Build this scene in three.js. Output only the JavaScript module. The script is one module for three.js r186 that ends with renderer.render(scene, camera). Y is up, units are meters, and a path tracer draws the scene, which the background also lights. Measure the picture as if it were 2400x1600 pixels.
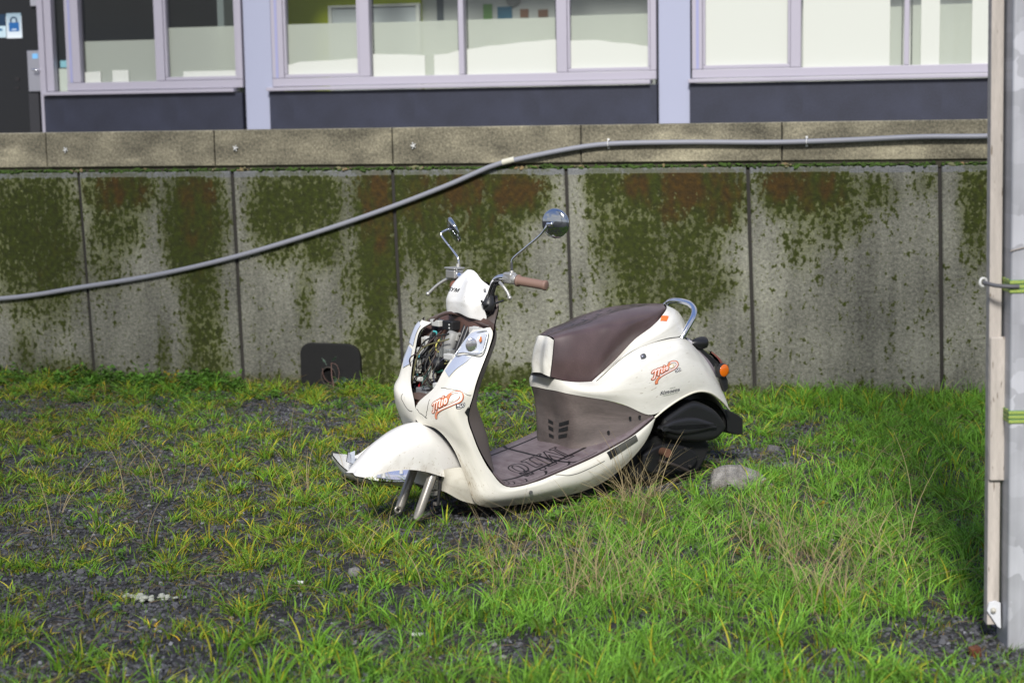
import * as THREE from 'three';
import { mergeGeometries, mergeVertices, toCreasedNormals } from 'three/addons/utils/BufferGeometryUtils.js';
import { RoundedBoxGeometry } from 'three/addons/geometries/RoundedBoxGeometry.js';
import { ImprovedNoise } from 'three/addons/math/ImprovedNoise.js';

// ---------------------------------------------------------------- camera, sky, sun, exposure
const scene = new THREE.Scene();
const camera = new THREE.PerspectiveCamera(21.93, 1024 / 682, 0.1, 400);
camera.position.set(0, 1.5, 0);
camera.rotation.order = 'YXZ';
camera.rotation.set(-0.13233, 0.23968, -0.01681);
camera.focus = 6.55;
camera.userData.fStop = 3.2;

const renderer = new THREE.WebGLRenderer({ antialias: true });
renderer.setSize(1024, 682);
renderer.toneMapping = THREE.LinearToneMapping;
renderer.toneMappingExposure = 1.2;
renderer.shadowMap.enabled = true;

const SUN = new THREE.Vector3(0.11, 0.60, 0.76).normalize();
const noise3 = new ImprovedNoise();
function fbm(x, y, z, oct = 4) { let s = 0, a = 0.5, t = 0; for (let i = 0; i < oct; i++) { s += a * noise3.noise(x, y, z); t += a; x *= 2.03; y *= 2.03; z = z * 2.03 + 7.1; a *= 0.5; } return s / t; }
const smooth = (a, b, x) => { const t = Math.min(1, Math.max(0, (x - a) / (b - a))); return t * t * (3 - 2 * t); };
const mix = (a, b, t) => a + (b - a) * t;
{ // a day of broken white cloud over pale blue
  const w = 512, h = 256, d = new Float32Array(w * h * 4);
  for (let j = 0; j < h; j++) for (let i = 0; i < w; i++) {
    const el = ((j + 0.5) / h - 0.5) * Math.PI, az = ((i + 0.5) / w - 0.5) * 2 * Math.PI;
    const x = Math.cos(el) * Math.cos(az), y = Math.sin(el), z = Math.cos(el) * Math.sin(az);
    const up = Math.max(0, y), t = Math.pow(1 - up, 2.2);
    let r = mix(0.30, 0.78, t), g = mix(0.46, 0.86, t), b = mix(0.92, 1.0, t);
    const k = 1 / (0.25 + up), c = smooth(0.0, 0.34, fbm(x * k * 0.9 + 3.1, z * k * 0.9 + 1.7, 0.4, 5) + 0.07);
    r = mix(r, 1.02, c); g = mix(g, 1.02, c); b = mix(b, 1.05, c);
    if (y < 0) { const q = smooth(0, -0.12, y); r = mix(r, 0.10, q); g = mix(g, 0.11, q); b = mix(b, 0.08, q); }
    const o = (j * w + i) * 4; d[o] = r; d[o + 1] = g; d[o + 2] = b; d[o + 3] = 1;
  }
  const sky = new THREE.DataTexture(d, w, h, THREE.RGBAFormat, THREE.FloatType);
  sky.mapping = THREE.EquirectangularReflectionMapping; sky.magFilter = THREE.LinearFilter; sky.needsUpdate = true;
  scene.background = sky; scene.environment = sky;
  scene.backgroundIntensity = 0.5; scene.environmentIntensity = 0.5;
}
const sun = new THREE.DirectionalLight(new THREE.Color(1, 0.97, 0.92), 4.0);
sun.position.copy(SUN).multiplyScalar(30).add(new THREE.Vector3(-2, 0, -7)); sun.target.position.set(-2, 0, -7);
sun.castShadow = true; sun.shadow.mapSize.set(4096, 4096); sun.shadow.radius = 20;
Object.assign(sun.shadow.camera, { left: -8, right: 8, top: 8, bottom: -8, near: 1, far: 60 });
scene.add(sun, sun.target);

// ---------------------------------------------------------------- helpers
let seed = 20240611;
const rnd = () => { seed = (seed + 0x6D2B79F5) | 0; let t = Math.imul(seed ^ (seed >>> 15), 1 | seed); t = (t + Math.imul(t ^ (t >>> 7), 61 | t)) ^ t; return ((t ^ (t >>> 14)) >>> 0) / 4294967296; };
const rr = (a, b) => a + (b - a) * rnd();
const V = (a) => new THREE.Vector3(a[0], a[1], a[2]);
const used = {};
function numbered(n) { used[n] = (used[n] ?? -1) + 1; return used[n] ? n + '_' + String(used[n]).padStart(3, '0') : n; }
function tag(o, label, category, group, kind) { if (label) o.userData.label = label; if (category) o.userData.category = category; if (group) o.userData.group = group; if (kind) o.userData.kind = kind; return o; }
function thing(name, label, category, pos = [0, 0, 0], turn = 0, group) { const o = new THREE.Group(); o.name = numbered(name); o.position.set(...pos); o.rotation.y = turn; scene.add(o); return tag(o, label, category, group); }
function mesh(name, geo, mat, parent = scene) { const m = new THREE.Mesh(Array.isArray(geo) ? merge(geo) : geo, mat); m.name = parent === scene ? numbered(name) : name; m.castShadow = m.receiveShadow = true; parent.add(m); return m; }
function merge(list) { return mergeGeometries(list.map((g) => { const q = g.index ? g.toNonIndexed() : g; if (!q.attributes.uv) q.setAttribute('uv', new THREE.Float32BufferAttribute(new Float32Array(q.attributes.position.count * 2), 2)); for (const k of Object.keys(q.attributes)) if (!['position', 'normal', 'uv'].includes(k)) q.deleteAttribute(k); return q; })); }
const structure = (o) => { o.userData.kind = 'structure'; return o; };
const C = (r, g, b) => new THREE.Color().setRGB(r, g, b);
const S = (r, g, b) => new THREE.Color().setRGB(r / 255, g / 255, b / 255, THREE.SRGBColorSpace);
const M = (color, roughness = 0.6, more = {}) => new THREE.MeshPhysicalMaterial({ color, roughness, side: THREE.DoubleSide, ...more });
function dataTex(w, h, fn, srgb, repeat = true) {
  const d = new Uint8Array(w * h * 4);
  for (let j = 0; j < h; j++) for (let i = 0; i < w; i++) { const c = fn(i / w, j / h, i, j), o = (j * w + i) * 4; d[o] = c[0]; d[o + 1] = c[1]; d[o + 2] = c[2]; d[o + 3] = c[3] ?? 255; }
  const t = new THREE.DataTexture(d, w, h, THREE.RGBAFormat); t.magFilter = THREE.LinearFilter; t.minFilter = THREE.LinearFilter;
  if (repeat) t.wrapS = t.wrapT = THREE.RepeatWrapping;
  if (srgb) t.colorSpace = THREE.SRGBColorSpace; t.needsUpdate = true; return t;
}
function canvasTex(w, h, draw) { const c = document.createElement('canvas'); c.width = w; c.height = h; const g = c.getContext('2d'); draw(g, w, h); const t = new THREE.CanvasTexture(c); t.colorSpace = THREE.SRGBColorSpace; return t; }
function planarUV(g, sx, sy, ox = 0, oy = 0, ax = 'x', ay = 'y') { const p = g.attributes.position, k = { x: 'getX', y: 'getY', z: 'getZ' }, uv = new Float32Array(p.count * 2); for (let i = 0; i < p.count; i++) { uv[i * 2] = (p[k[ax]](i) - ox) / sx; uv[i * 2 + 1] = (p[k[ay]](i) - oy) / sy; } g.setAttribute('uv', new THREE.BufferAttribute(uv, 2)); return g; }
const box = (x0, x1, y0, y1, z0, z1, r = 0) => { const g = r ? new RoundedBoxGeometry(x1 - x0, y1 - y0, z1 - z0, 2, r) : new THREE.BoxGeometry(x1 - x0, y1 - y0, z1 - z0); g.translate((x0 + x1) / 2, (y0 + y1) / 2, (z0 + z1) / 2); return g; };
function tube(pts, r, seg = 40, rad = 10, caps = true) {
  const c = new THREE.CatmullRomCurve3(pts.map(V), false, 'centripetal'), g = [new THREE.TubeGeometry(c, seg, r, rad, false)];
  if (caps) for (const [t, s] of [[0, -1], [1, 1]]) { const d = new THREE.CircleGeometry(r, rad); d.lookAt(c.getTangent(t).multiplyScalar(s)); d.translate(...c.getPoint(t).toArray()); g.push(d); }
  return merge(g);
}
function rod(a, b, r0, r1 = r0, rad = 18) { const A = V(a), B = V(b), d = B.clone().sub(A), g = new THREE.CylinderGeometry(r1, r0, d.length(), rad, 1); g.applyQuaternion(new THREE.Quaternion().setFromUnitVectors(new THREE.Vector3(0, 1, 0), d.normalize())); return g.translate(...A.add(B).multiplyScalar(0.5).toArray()); }
function lathe(profile, a, b, rad = 24) { // profile of [radius, 0..1 along a-b]
  const A = V(a), d = V(b).sub(A), len = d.length(), g = new THREE.LatheGeometry(profile.map(([r, t]) => new THREE.Vector2(Math.max(r, 1e-4), t * len)), rad);
  g.applyQuaternion(new THREE.Quaternion().setFromUnitVectors(new THREE.Vector3(0, 1, 0), d.normalize())); return g.translate(...A.toArray());
}
// a smooth sheet through a net of points: rows of columns of [x, y, z]
function cr(p0, p1, p2, p3, t) { const t2 = t * t, t3 = t2 * t; return 0.5 * (2 * p1 + (p2 - p0) * t + (2 * p0 - 5 * p1 + 4 * p2 - p3) * t2 + (3 * p1 - p0 - 3 * p2 + p3) * t3); }
function along(list, t) { const n = list.length - 1, f = Math.min(Math.max(t, 0), 1) * n, i = Math.min(Math.floor(f), n - 1), u = f - i; const at = (k) => k < 0 ? list[0].map((v, q) => 2 * v - list[1][q]) : k > n ? list[n].map((v, q) => 2 * v - list[n - 1][q]) : list[k]; const a = at(i - 1), b = at(i), c = at(i + 1), d = at(i + 2); return [0, 1, 2].map((q) => cr(a[q], b[q], c[q], d[q], u)); }
const surface = (net) => (u, v) => along(net.map((row) => along(row, v)), u);
const flip = (p) => [p[0], p[1], -p[2]];
const mirrored = (net) => net.map((r) => r.map(flip).reverse());
const whole = (net) => net.map((r) => [...r.slice(1).map(flip).reverse(), ...r]);   // first column on the middle line
const joined = (net) => net.map((r) => [...r.map(flip).reverse(), ...r]);           // near half only, bridged across
function shell(net, { nu = 24, nv = 24, th = 0.004, ref, uv = 1 } = {}) {
  const f = surface(net), W = nv + 1, N = (nu + 1) * W, P = [];
  for (let i = 0; i <= nu; i++) for (let j = 0; j <= nv; j++) P.push(f(i / nu, j / nv));
  let idx = []; for (let i = 0; i < nu; i++) for (let j = 0; j < nv; j++) { const a = i * W + j, b = a + 1, c = a + W, d = c + 1; idx.push(a, c, b, b, c, d); }
  const g0 = new THREE.BufferGeometry(); g0.setAttribute('position', new THREE.Float32BufferAttribute(P.flat(), 3)); g0.setIndex(idx); g0.computeVertexNormals();
  let nrm = g0.attributes.normal.array; const m = [0, 0, 0]; P.forEach((p) => p.forEach((v, q) => m[q] += v / N)); const R = ref ?? [m[0], m[1] - 0.05, 0];
  let s = 0; P.forEach((p, k) => { for (let q = 0; q < 3; q++) s += (p[q] - R[q]) * nrm[k * 3 + q]; });
  if (s < 0) { for (let k = 0; k < idx.length; k += 3) [idx[k], idx[k + 1]] = [idx[k + 1], idx[k]]; nrm = nrm.map((v) => -v); }
  const pos = [], no = [], uvs = [], ix = [];
  P.forEach((p, k) => { pos.push(...p); no.push(nrm[k * 3], nrm[k * 3 + 1], nrm[k * 3 + 2]); uvs.push((k % W) / nv * uv, Math.floor(k / W) / nu * uv); });
  ix.push(...idx);
  if (th) {
    const inn = P.map((p, k) => p.map((v, q) => v - th * nrm[k * 3 + q]));
    inn.forEach((p, k) => { pos.push(...p); no.push(-nrm[k * 3], -nrm[k * 3 + 1], -nrm[k * 3 + 2]); uvs.push(0, 0); });
    for (let k = 0; k < idx.length; k += 3) ix.push(idx[k] + N, idx[k + 2] + N, idx[k + 1] + N);
    const rim = []; for (let j = 0; j < nv; j++) rim.push([j, j + 1], [nu * W + j, nu * W + j + 1]); for (let i = 0; i < nu; i++) rim.push([i * W, i * W + W], [i * W + nv, i * W + W + nv]);
    for (const [a, b] of rim) { const A = V(P[a]), e = V(P[b]).sub(A), n = V(inn[a]).sub(A).cross(e).normalize(), o = pos.length / 3; for (const p of [P[a], P[b], inn[a], inn[b]]) { pos.push(...p); no.push(n.x, n.y, n.z); uvs.push(0, 0); } ix.push(o, o + 1, o + 2, o + 1, o + 3, o + 2); }
  }
  const g = new THREE.BufferGeometry(); g.setAttribute('position', new THREE.Float32BufferAttribute(pos, 3)); g.setAttribute('normal', new THREE.Float32BufferAttribute(no, 3)); g.setAttribute('uv', new THREE.Float32BufferAttribute(uvs, 2)); g.setIndex(ix); return g;
}
// a thin print that hugs a sheet: four corners near it (top left, top right, bottom right, bottom left), each point laid on the nearest place of the sheet
function decal(net, corners, lift = 0.0015, n = 14) {
  const f = surface(net), G = 70, pts = []; for (let i = 0; i <= G; i++) for (let j = 0; j <= G; j++) pts.push([i / G, j / G, f(i / G, j / G)]);
  const [a, b, c, d] = corners, pos = [], uv = [], ix = [], d2 = (p, q) => (p[0] - q[0]) ** 2 + (p[1] - q[1]) ** 2 + (p[2] - q[2]) ** 2;
  for (let i = 0; i <= n; i++) for (let j = 0; j <= n; j++) {
    const s = j / n, t = i / n, x = [0, 1, 2].map((q) => mix(mix(a[q], b[q], s), mix(d[q], c[q], s), t));
    let best = pts[0], bd = 1e9; for (const p of pts) { const e = d2(p[2], x); if (e < bd) { bd = e; best = p; } }
    let [u, v] = best, e = 1e-4;
    for (let k = 0; k < 4; k++) { const p = f(u, v), pu = f(u + e, v).map((w, q) => (w - p[q]) / e), pv = f(u, v + e).map((w, q) => (w - p[q]) / e), r = x.map((w, q) => w - p[q]), dot = (m, o) => m[0] * o[0] + m[1] * o[1] + m[2] * o[2], A = dot(pu, pu), B = dot(pu, pv), D = dot(pv, pv), E1 = dot(pu, r), E2 = dot(pv, r), det = A * D - B * B; if (Math.abs(det) < 1e-12) break; u = Math.min(0.9995, Math.max(0, u + (E1 * D - E2 * B) / det)); v = Math.min(0.9995, Math.max(0, v + (A * E2 - B * E1) / det)); }
    const p = f(u, v), pu = V(f(u + e, v)).sub(V(p)), pv = V(f(u, v + e)).sub(V(p)), nn = pu.cross(pv).normalize(); if (nn.x * (p[0] + 0.9) + nn.y * (p[1] - 0.3) + nn.z * p[2] < 0) nn.negate();
    pos.push(p[0] + nn.x * lift, p[1] + nn.y * lift, p[2] + nn.z * lift); uv.push(s, 1 - t);
  }
  for (let i = 0; i < n; i++) for (let j = 0; j < n; j++) { const q = i * (n + 1) + j; ix.push(q, q + n + 1, q + 1, q + 1, q + n + 1, q + n + 2); }
  if (corners[0][2] > 0) for (let k = 0; k < ix.length; k += 3) [ix[k], ix[k + 1]] = [ix[k + 1], ix[k]];
  const g = new THREE.BufferGeometry(); g.setAttribute('position', new THREE.Float32BufferAttribute(pos, 3)); g.setAttribute('uv', new THREE.Float32BufferAttribute(uv, 2)); g.setIndex(ix); g.computeVertexNormals(); return g;
}
function slab(pts, z0, z1, bevel = 0.004, seg = 2) { // side-view outline drawn out across the machine
  const s = new THREE.Shape(pts.map((p) => new THREE.Vector2(p[0], p[1])));
  const g = new THREE.ExtrudeGeometry(s, { depth: Math.max(1e-3, Math.abs(z1 - z0) - 2 * bevel), bevelEnabled: bevel > 0, bevelThickness: bevel, bevelSize: bevel, bevelOffset: -bevel, bevelSegments: seg, curveSegments: 8 });
  return g.translate(0, 0, Math.min(z0, z1) + bevel);
}
const rounded = (pts, n = 40) => new THREE.SplineCurve(pts.concat([pts[0]]).map((p) => new THREE.Vector2(p[0], p[1]))).getPoints(n).slice(0, -1).map((p) => [p.x, p.y]);

// ---------------------------------------------------------------- ground
const gravelTex = dataTex(1024, 1024, (u, v, i, j) => { const n = fbm(u * 60, v * 60, 2.2, 3), k = fbm(u * 7, v * 7, 5.5, 3), w = Math.max(0, fbm(u * 130, v * 130, 8, 2) - 0.28) * 160; const b = 40 + n * 34 + k * 10 + w * .6; return [b * 0.98, b * 0.97, b * 1.02]; }, true);
gravelTex.repeat.set(1, 1);
const groundMat = M(C(0.9, 0.9, 0.9), 0.95, { map: gravelTex, bumpMap: gravelTex, bumpScale: 0.012 });
{
  const g = new THREE.PlaneGeometry(160, 160, 4, 4); g.rotateX(-Math.PI / 2); g.translate(0, 0, 60); planarUV(g, 1.6, 1.6, 0, 0, 'x', 'z');
  structure(mesh('ground', g, groundMat));
}

// ---------------------------------------------------------------- mossy retaining wall
const WX0 = -5.7, WX1 = 1.0, WH = 1.178;
// each growth: centre on the wall, half width, half height, strength, redness
const GROWTH = [
  [[-5.09, 0.877], .16, .34, 1.0, 0.1], [[-4.869, 0.805], .14, .38, 0.95, 0.35], [[-5.013, 0.611], .16, .3, 0.55, 0], [[-4.449, 1.09], .17, .13, 1.15, 0.8], [[-4.474, 0.853], .15, .16, 0.75, 0.1], [[-4.562, 0.661], .14, .2, 0.5, 0],
  [[-3.996, 0.947], .14, .26, 1.2, 0.6], [[-4.04, 0.806], .12, .2, 1.1, 0.3], [[-3.985, 0.617], .1, .2, 0.85, 0], [[-3.97, 0.379], .1, .3, 0.78, 0], [[-3.957, 0.092], .14, .12, 0.7, 0], [[-4.224, 0.136], .05, .2, 0.55, 0],
  [[-3.534, 0.946], .12, .22, 1.0, 0.05], [[-3.334, 1.038], .16, .17, 1.05, 0.2], [[-3.268, 0.807], .12, .14, 0.75, 0.2], [[-3.364, 0.504], .07, .25, 0.5, 0],
  [[-2.936, 0.99], .1, .26, 1.3, 0.75], [[-2.944, 0.715], .09, .25, 1.2, 0.35], [[-2.951, 0.438], .06, .16, 1.0, 0], [[-2.994, 0.227], .12, .14, 0.85, 0], [[-3.056, 0.599], .12, .2, 0.55, 0],
  [[-2.721, 1.012], .14, .2, 1.0, 0.7], [[-2.643, 0.807], .16, .22, 0.8, 0.35], [[-2.472, 1.079], .14, .13, 1.2, 0.9], [[-2.193, 1.055], .15, .14, 1.25, 0.85], [[-2.358, 0.898], .16, .18, 0.8, 0.6], [[-2.293, 0.672], .16, .22, 0.62, 0.05], [[-2.602, 0.533], .18, .24, 0.45, 0],
  [[-1.691, 1.097], .1, .12, 0.9, 0.4], [[-1.512, 1.096], .1, .12, 1.2, 0.7], [[-1.291, 1.073], .14, .16, 1.25, 0.95], [[-1.093, 1.05], .11, .16, 1.15, 0.8], [[-1.537, 0.809], .13, .24, 0.95, 0.1], [[-1.248, 0.809], .16, .16, 0.72, 0.1], [[-1.248, 0.566], .2, .14, 0.78, 0], [[-1.516, 0.52], .18, .2, 0.6, 0], [[-1.693, 0.898], .1, .3, 0.55, 0.1],
  [[-0.78, 1.07], .09, .1, 1.15, 0.8], [[-0.598, 1.069], .14, .14, 1.1, 0.75], [[-0.512, 0.918], .16, .14, 0.6, 0.1], [[-0.324, 1.067], .12, .1, 0.6, 0.2], [[-0.075, 1.108], .08, .08, 0.5, 0], [[0.173, 1.001], .07, .3, 0.85, 0.2], [[-0.682, 0.81], .12, .2, 0.45, 0],
  [[-4.806, 0.028], .2, .1, 0.75, 0], [[-5.067, 0.146], .1, .25, 0.5, 0.1], [[-2.375, 0.076], .12, .09, 0.9, 0], [[-2.14, 0.057], .14, .07, 0.9, 0.1], [[-2.925, 0.065], .16, .1, 0.7, 0],
];
function moss(X, y) { // 0 bare .. 1 covered, and how red
  const sx = fbm(X * 3.1, y * 1.2, 11, 3) * 0.05, sy = fbm(X * 2.3, y * 2.0, 19, 3) * 0.08; let d = 0, red = 0;
  for (const [c0, c1, a, b, s, r] of GROWTH.map((q) => [q[0][0], q[0][1], ...q.slice(1)])) { const ex = (X + sx - c0) / (a * 1.15), ey = (y + sy - c1) / (b * 1.12), q = ex * ex + ey * ey; if (q > 5) continue; const w = s * Math.exp(-q * 0.72); d = Math.max(d, w) + 0.16 * Math.min(d, w); red = Math.max(red, w * r); }
  const low = smooth(0.13, 0.0, y) * 0.6; d = Math.max(d, low, 0.16 + 0.1 * fbm(X * 1.7, y * 0.8, 4, 2));
  const n = 0.5 + 0.55 * fbm(X * 19, y * 6.0, 3, 4) + 0.98 * fbm(X * 44, y * 32, 9, 3) + 0.4 * fbm(X * 120, y * 100, 17, 2);
  return [smooth(-0.10, 0.17, d * 0.82 - n * 0.98 + 0.03), smooth(0.38, 1.1, red + 0.95 * fbm(X * 14, y * 6, 31, 4)), d];
}
const TW = 2048, TH = 384, wallH = new Float32Array(TW * TH);
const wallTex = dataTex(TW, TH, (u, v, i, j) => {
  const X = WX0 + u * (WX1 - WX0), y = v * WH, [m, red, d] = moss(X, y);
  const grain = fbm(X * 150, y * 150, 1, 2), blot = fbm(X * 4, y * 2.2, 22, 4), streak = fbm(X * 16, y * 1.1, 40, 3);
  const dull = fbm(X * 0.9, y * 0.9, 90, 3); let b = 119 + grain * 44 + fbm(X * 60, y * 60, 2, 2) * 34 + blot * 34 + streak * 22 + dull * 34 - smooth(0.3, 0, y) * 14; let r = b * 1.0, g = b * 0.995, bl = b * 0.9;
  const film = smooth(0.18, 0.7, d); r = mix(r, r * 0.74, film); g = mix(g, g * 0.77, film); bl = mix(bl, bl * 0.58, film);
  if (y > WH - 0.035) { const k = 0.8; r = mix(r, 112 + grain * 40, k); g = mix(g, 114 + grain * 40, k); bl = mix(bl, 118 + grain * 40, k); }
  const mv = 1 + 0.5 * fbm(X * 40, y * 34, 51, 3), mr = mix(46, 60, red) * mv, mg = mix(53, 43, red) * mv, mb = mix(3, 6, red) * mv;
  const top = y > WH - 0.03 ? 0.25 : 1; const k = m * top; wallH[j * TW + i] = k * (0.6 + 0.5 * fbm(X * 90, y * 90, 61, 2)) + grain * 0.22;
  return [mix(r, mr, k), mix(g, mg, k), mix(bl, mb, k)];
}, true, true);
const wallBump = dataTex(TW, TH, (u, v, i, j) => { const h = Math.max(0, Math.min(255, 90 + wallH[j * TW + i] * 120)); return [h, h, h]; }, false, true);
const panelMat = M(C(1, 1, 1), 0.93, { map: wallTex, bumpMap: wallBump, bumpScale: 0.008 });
function prism(f, z1, z0, ch = 0.006) { // four front corners: bottom left, bottom right, top right, top left; a chamfer runs round the face
  const c = [0, 1].map((q) => f.reduce((s, p) => s + p[q], 0) / 4), inn = f.map((p) => [p[0] + Math.sign(c[0] - p[0]) * ch, p[1] + Math.sign(c[1] - p[1]) * ch]);
  const pos = [], quad = (a, b, cc, d) => pos.push(...a, ...b, ...cc, ...a, ...cc, ...d), at = (p, z) => [p[0], p[1], z];
  quad(at(inn[0], z1), at(inn[1], z1), at(inn[2], z1), at(inn[3], z1));
  for (let k = 0; k < 4; k++) { const n = (k + 1) % 4; quad(at(f[k], z1 - ch), at(f[n], z1 - ch), at(inn[n], z1), at(inn[k], z1)); quad(at(f[k], z0), at(f[n], z0), at(f[n], z1 - ch), at(f[k], z1 - ch)); }
  const g = new THREE.BufferGeometry(); g.setAttribute('position', new THREE.Float32BufferAttribute(pos, 3)); g.computeVertexNormals(); return planarUV(g, WX1 - WX0, WH, WX0, 0);
}
const retaining = thing('retaining_wall', 'long low retaining wall of mossy concrete panels behind the scooter', 'wall', [0, 0, 0]);
{
  const joints = [[-9.4, -9.4], [-8.5, -8.47], [-7.55, -7.52], [-6.6, -6.57], [WX0, WX0 + .03], [[-4.689, 1.174][0], [-4.645, -0.03][0]], [[-3.769, 1.156][0], [-3.745, -0.011][0]], [[-2.852, 1.161][0], [-2.815, 0.02][0]], [[-1.903, 1.165][0], [-1.872, 0.029][0]], [[-0.957, 1.168][0], [-0.916, 0.004][0]], [[-0.006, 1.171][0], [0.026, 0.025][0]], [WX1 + .05, WX1 + .06], [1.95, 1.95], [2.9, 2.9], [3.85, 3.85], [4.8, 4.8]];
  const hg = 0.009, zf = -9.03;
  for (let k = 0; k < joints.length - 1; k++) { const [ta, ba] = joints[k], [tb, bb] = joints[k + 1]; const off = [0, .003, -.002, .002, 0, .003, -.001][k % 7]; mesh('concrete_panel', prism([[ba + hg, -0.1], [bb - hg, -0.1], [tb - hg, WH], [ta + hg, WH]], zf + off, zf - 0.09), panelMat, retaining); }
  mesh('joint_filler', planarUV(box(-9.4, 4.8, -0.1, WH - 0.015, zf - 0.13, zf - 0.012), 1, 1), M(C(0.035, 0.032, 0.028), 0.95), retaining);
  mesh('mortar_bed', box(-9.4, 4.8, WH - 0.01, 1.206, zf - 0.2, zf - 0.022), M(C(0.05, 0.045, 0.03), 0.95), retaining);
  // coping
  const capTex = dataTex(2048, 96, (u, v) => { const X = WX0 + u * (WX1 - WX0), y = v; const a = fbm(X * 5, y * 1.6, 71, 4), n = fbm(X * 75, y * 13, 72, 3), s = fbm(X * 130, y * 22, 74, 2), pale = smooth(0.1, 0.5, fbm(X * 1.9, y * 1.1, 73, 3) + (0.5 - y) * 0.35); let b = 98 + a * 46 + n * 34 + s * 28 + pale * 34; b *= 1.2; return [b * 1.01, b * 0.965, b * 0.82]; }, true, false);
  const capMat = M(C(1, 1, 1), 0.95, { map: capTex, bumpMap: capTex, bumpScale: 0.003 });
  const cj = [-9.4, -8.45, -7.45, -6.45, -5.55, [-4.88, 1.307][0], [-3.868, 1.308][0], [-2.849, 1.297][0], [-1.822, 1.307][0], [-0.785, 1.311][0], [0.249, 1.311][0], 1.2, 2.2, 3.2, 4.1, 4.8];
  for (let k = 0; k < cj.length - 1; k++) { const g = prism([[cj[k] + 0.003, 1.206], [cj[k + 1] - 0.003, 1.206], [cj[k + 1] - 0.003, 1.4], [cj[k] + 0.003, 1.4]], zf - 0.006 + [0, .002, -.003, .001, -.001, .002, 0][k % 7], zf - 0.26, 0.005); planarUV(g, WX1 - WX0, 0.2, WX0, 1.204); mesh('coping_stone', g, capMat, retaining); }
  mesh('coping_backing', box(-9.4, 4.8, 1.21, 1.385, zf - 0.25, zf - 0.03), M(C(0.02, 0.02, 0.018), 0.95), retaining);
  // white anchor sockets in the coping
  for (const p of [[-4.757, 1.303], [-3.741, 1.302], [-2.728, 1.304]]) {
    const g = [new THREE.CylinderGeometry(0.008, 0.01, 0.012, 8).rotateX(Math.PI / 2).translate(p[0], p[1], zf + 0.004)];
    for (let k = 0; k < 5; k++) { const a = k * 1.26 + p[0] * 3; g.push(new THREE.IcosahedronGeometry(rr(0.003, 0.005), 0).translate(p[0] + Math.cos(a) * 0.012, p[1] + Math.sin(a) * 0.014, zf + 0.003)); }
    mesh('wall_anchor', g, M(C(0.6, 0.6, 0.58), 0.7), retaining);
  }
}
structure(mesh('terrace', box(-30, 30, 1.0, 1.3, -14, -9.292), M(C(0.2, 0.19, 0.18), 0.9)));

// moss cushions in the gap under the coping
{
  const g = new THREE.IcosahedronGeometry(1, 1), N = 1900, im = new THREE.InstancedMesh(g, M(C(1, 1, 1), 1), N), o = new THREE.Object3D();
  for (let k = 0; k < N; k++) {
    const X = rr(-7, 2.5), grow = 0.55 + 0.6 * fbm(X * 2.6, 1, 5, 3); const s = rr(0.005, 0.012) * (0.5 + grow);
    o.position.set(X, WH + rr(-0.001, 0.012), -9.03 + rr(-0.035, -0.004)); o.scale.set(s * rr(1, 2.6), s * rr(0.5, 0.95), s * 0.9); o.rotation.set(rr(-.4, .4), rr(0, 3), rr(-.3, .3)); o.updateMatrix(); im.setMatrixAt(k, o.matrix);
    const dry = fbm(X * 5, 2, 9, 2) > 0.16 && rnd() < 0.7; im.setColorAt(k, dry ? C(0.20 * rr(.7, 1.2), 0.16, 0.08) : C(0.045, 0.085, 0.012).multiplyScalar(rr(0.5, 1.3)));
  }
  im.name = 'moss'; scene.add(im); tag(im, 'green moss growing in the gap under the coping stones', 'moss', null, 'stuff'); im.castShadow = im.receiveShadow = true;
}

// ---------------------------------------------------------------- grey cable along the wall
{
  const px = [[-7.4, 0.42], [-5.209, 0.465], [-4.673, 0.538], [-4.228, 0.608], [-3.78, 0.705], [-3.304, 0.837], [-2.852, 0.981], [-2.518, 1.102], [-2.283, 1.197], [-2.19, 1.22], [-1.847, 1.283], [-1.678, 1.301], [-1.29, 1.306], [-0.791, 1.3], [-0.431, 1.308], [-0.099, 1.319], [0.208, 1.318], [0.9, 1.34], [3.0, 1.33]];
  const pts = px.map((p, i) => [p[0], p[1], -9.03 + (i < 7 ? 0.0175 : i < 10 ? 0.022 : 0.017)]);
  const t = thing('cable_conduit', 'grey cable conduit climbing across the mossy wall to its coping', 'cable conduit');
  mesh('conduit', tube(pts, 0.0138, 160, 12), M(C(0.26, 0.265, 0.30), 0.5), t);
  const a = V([...[-2.237, 1.212], -9.009]), b = V([...[-2.172, 1.227], -9.008]);
  mesh('sleeve', rod(a.toArray(), b.toArray(), 0.0162), M(C(0.62, 0.6, 0.5), 0.5), t);
  for (const p of [[-1.674, 1.303], [-0.659, 1.303]]) { const g = [new THREE.TorusGeometry(0.0152, 0.0025, 6, 18).rotateY(Math.PI / 2).translate(p[0], p[1], -9.013), box(p[0] - .006, p[0] + .006, p[1] + .016, p[1] + .027, -9.034, -9.022, .002), box(p[0] - .006, p[0] + .006, p[1] - .027, p[1] - .016, -9.034, -9.022, .002)]; mesh('clip', g, M(C(0.7, 0.7, 0.68), 0.5), t); }
}

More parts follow.
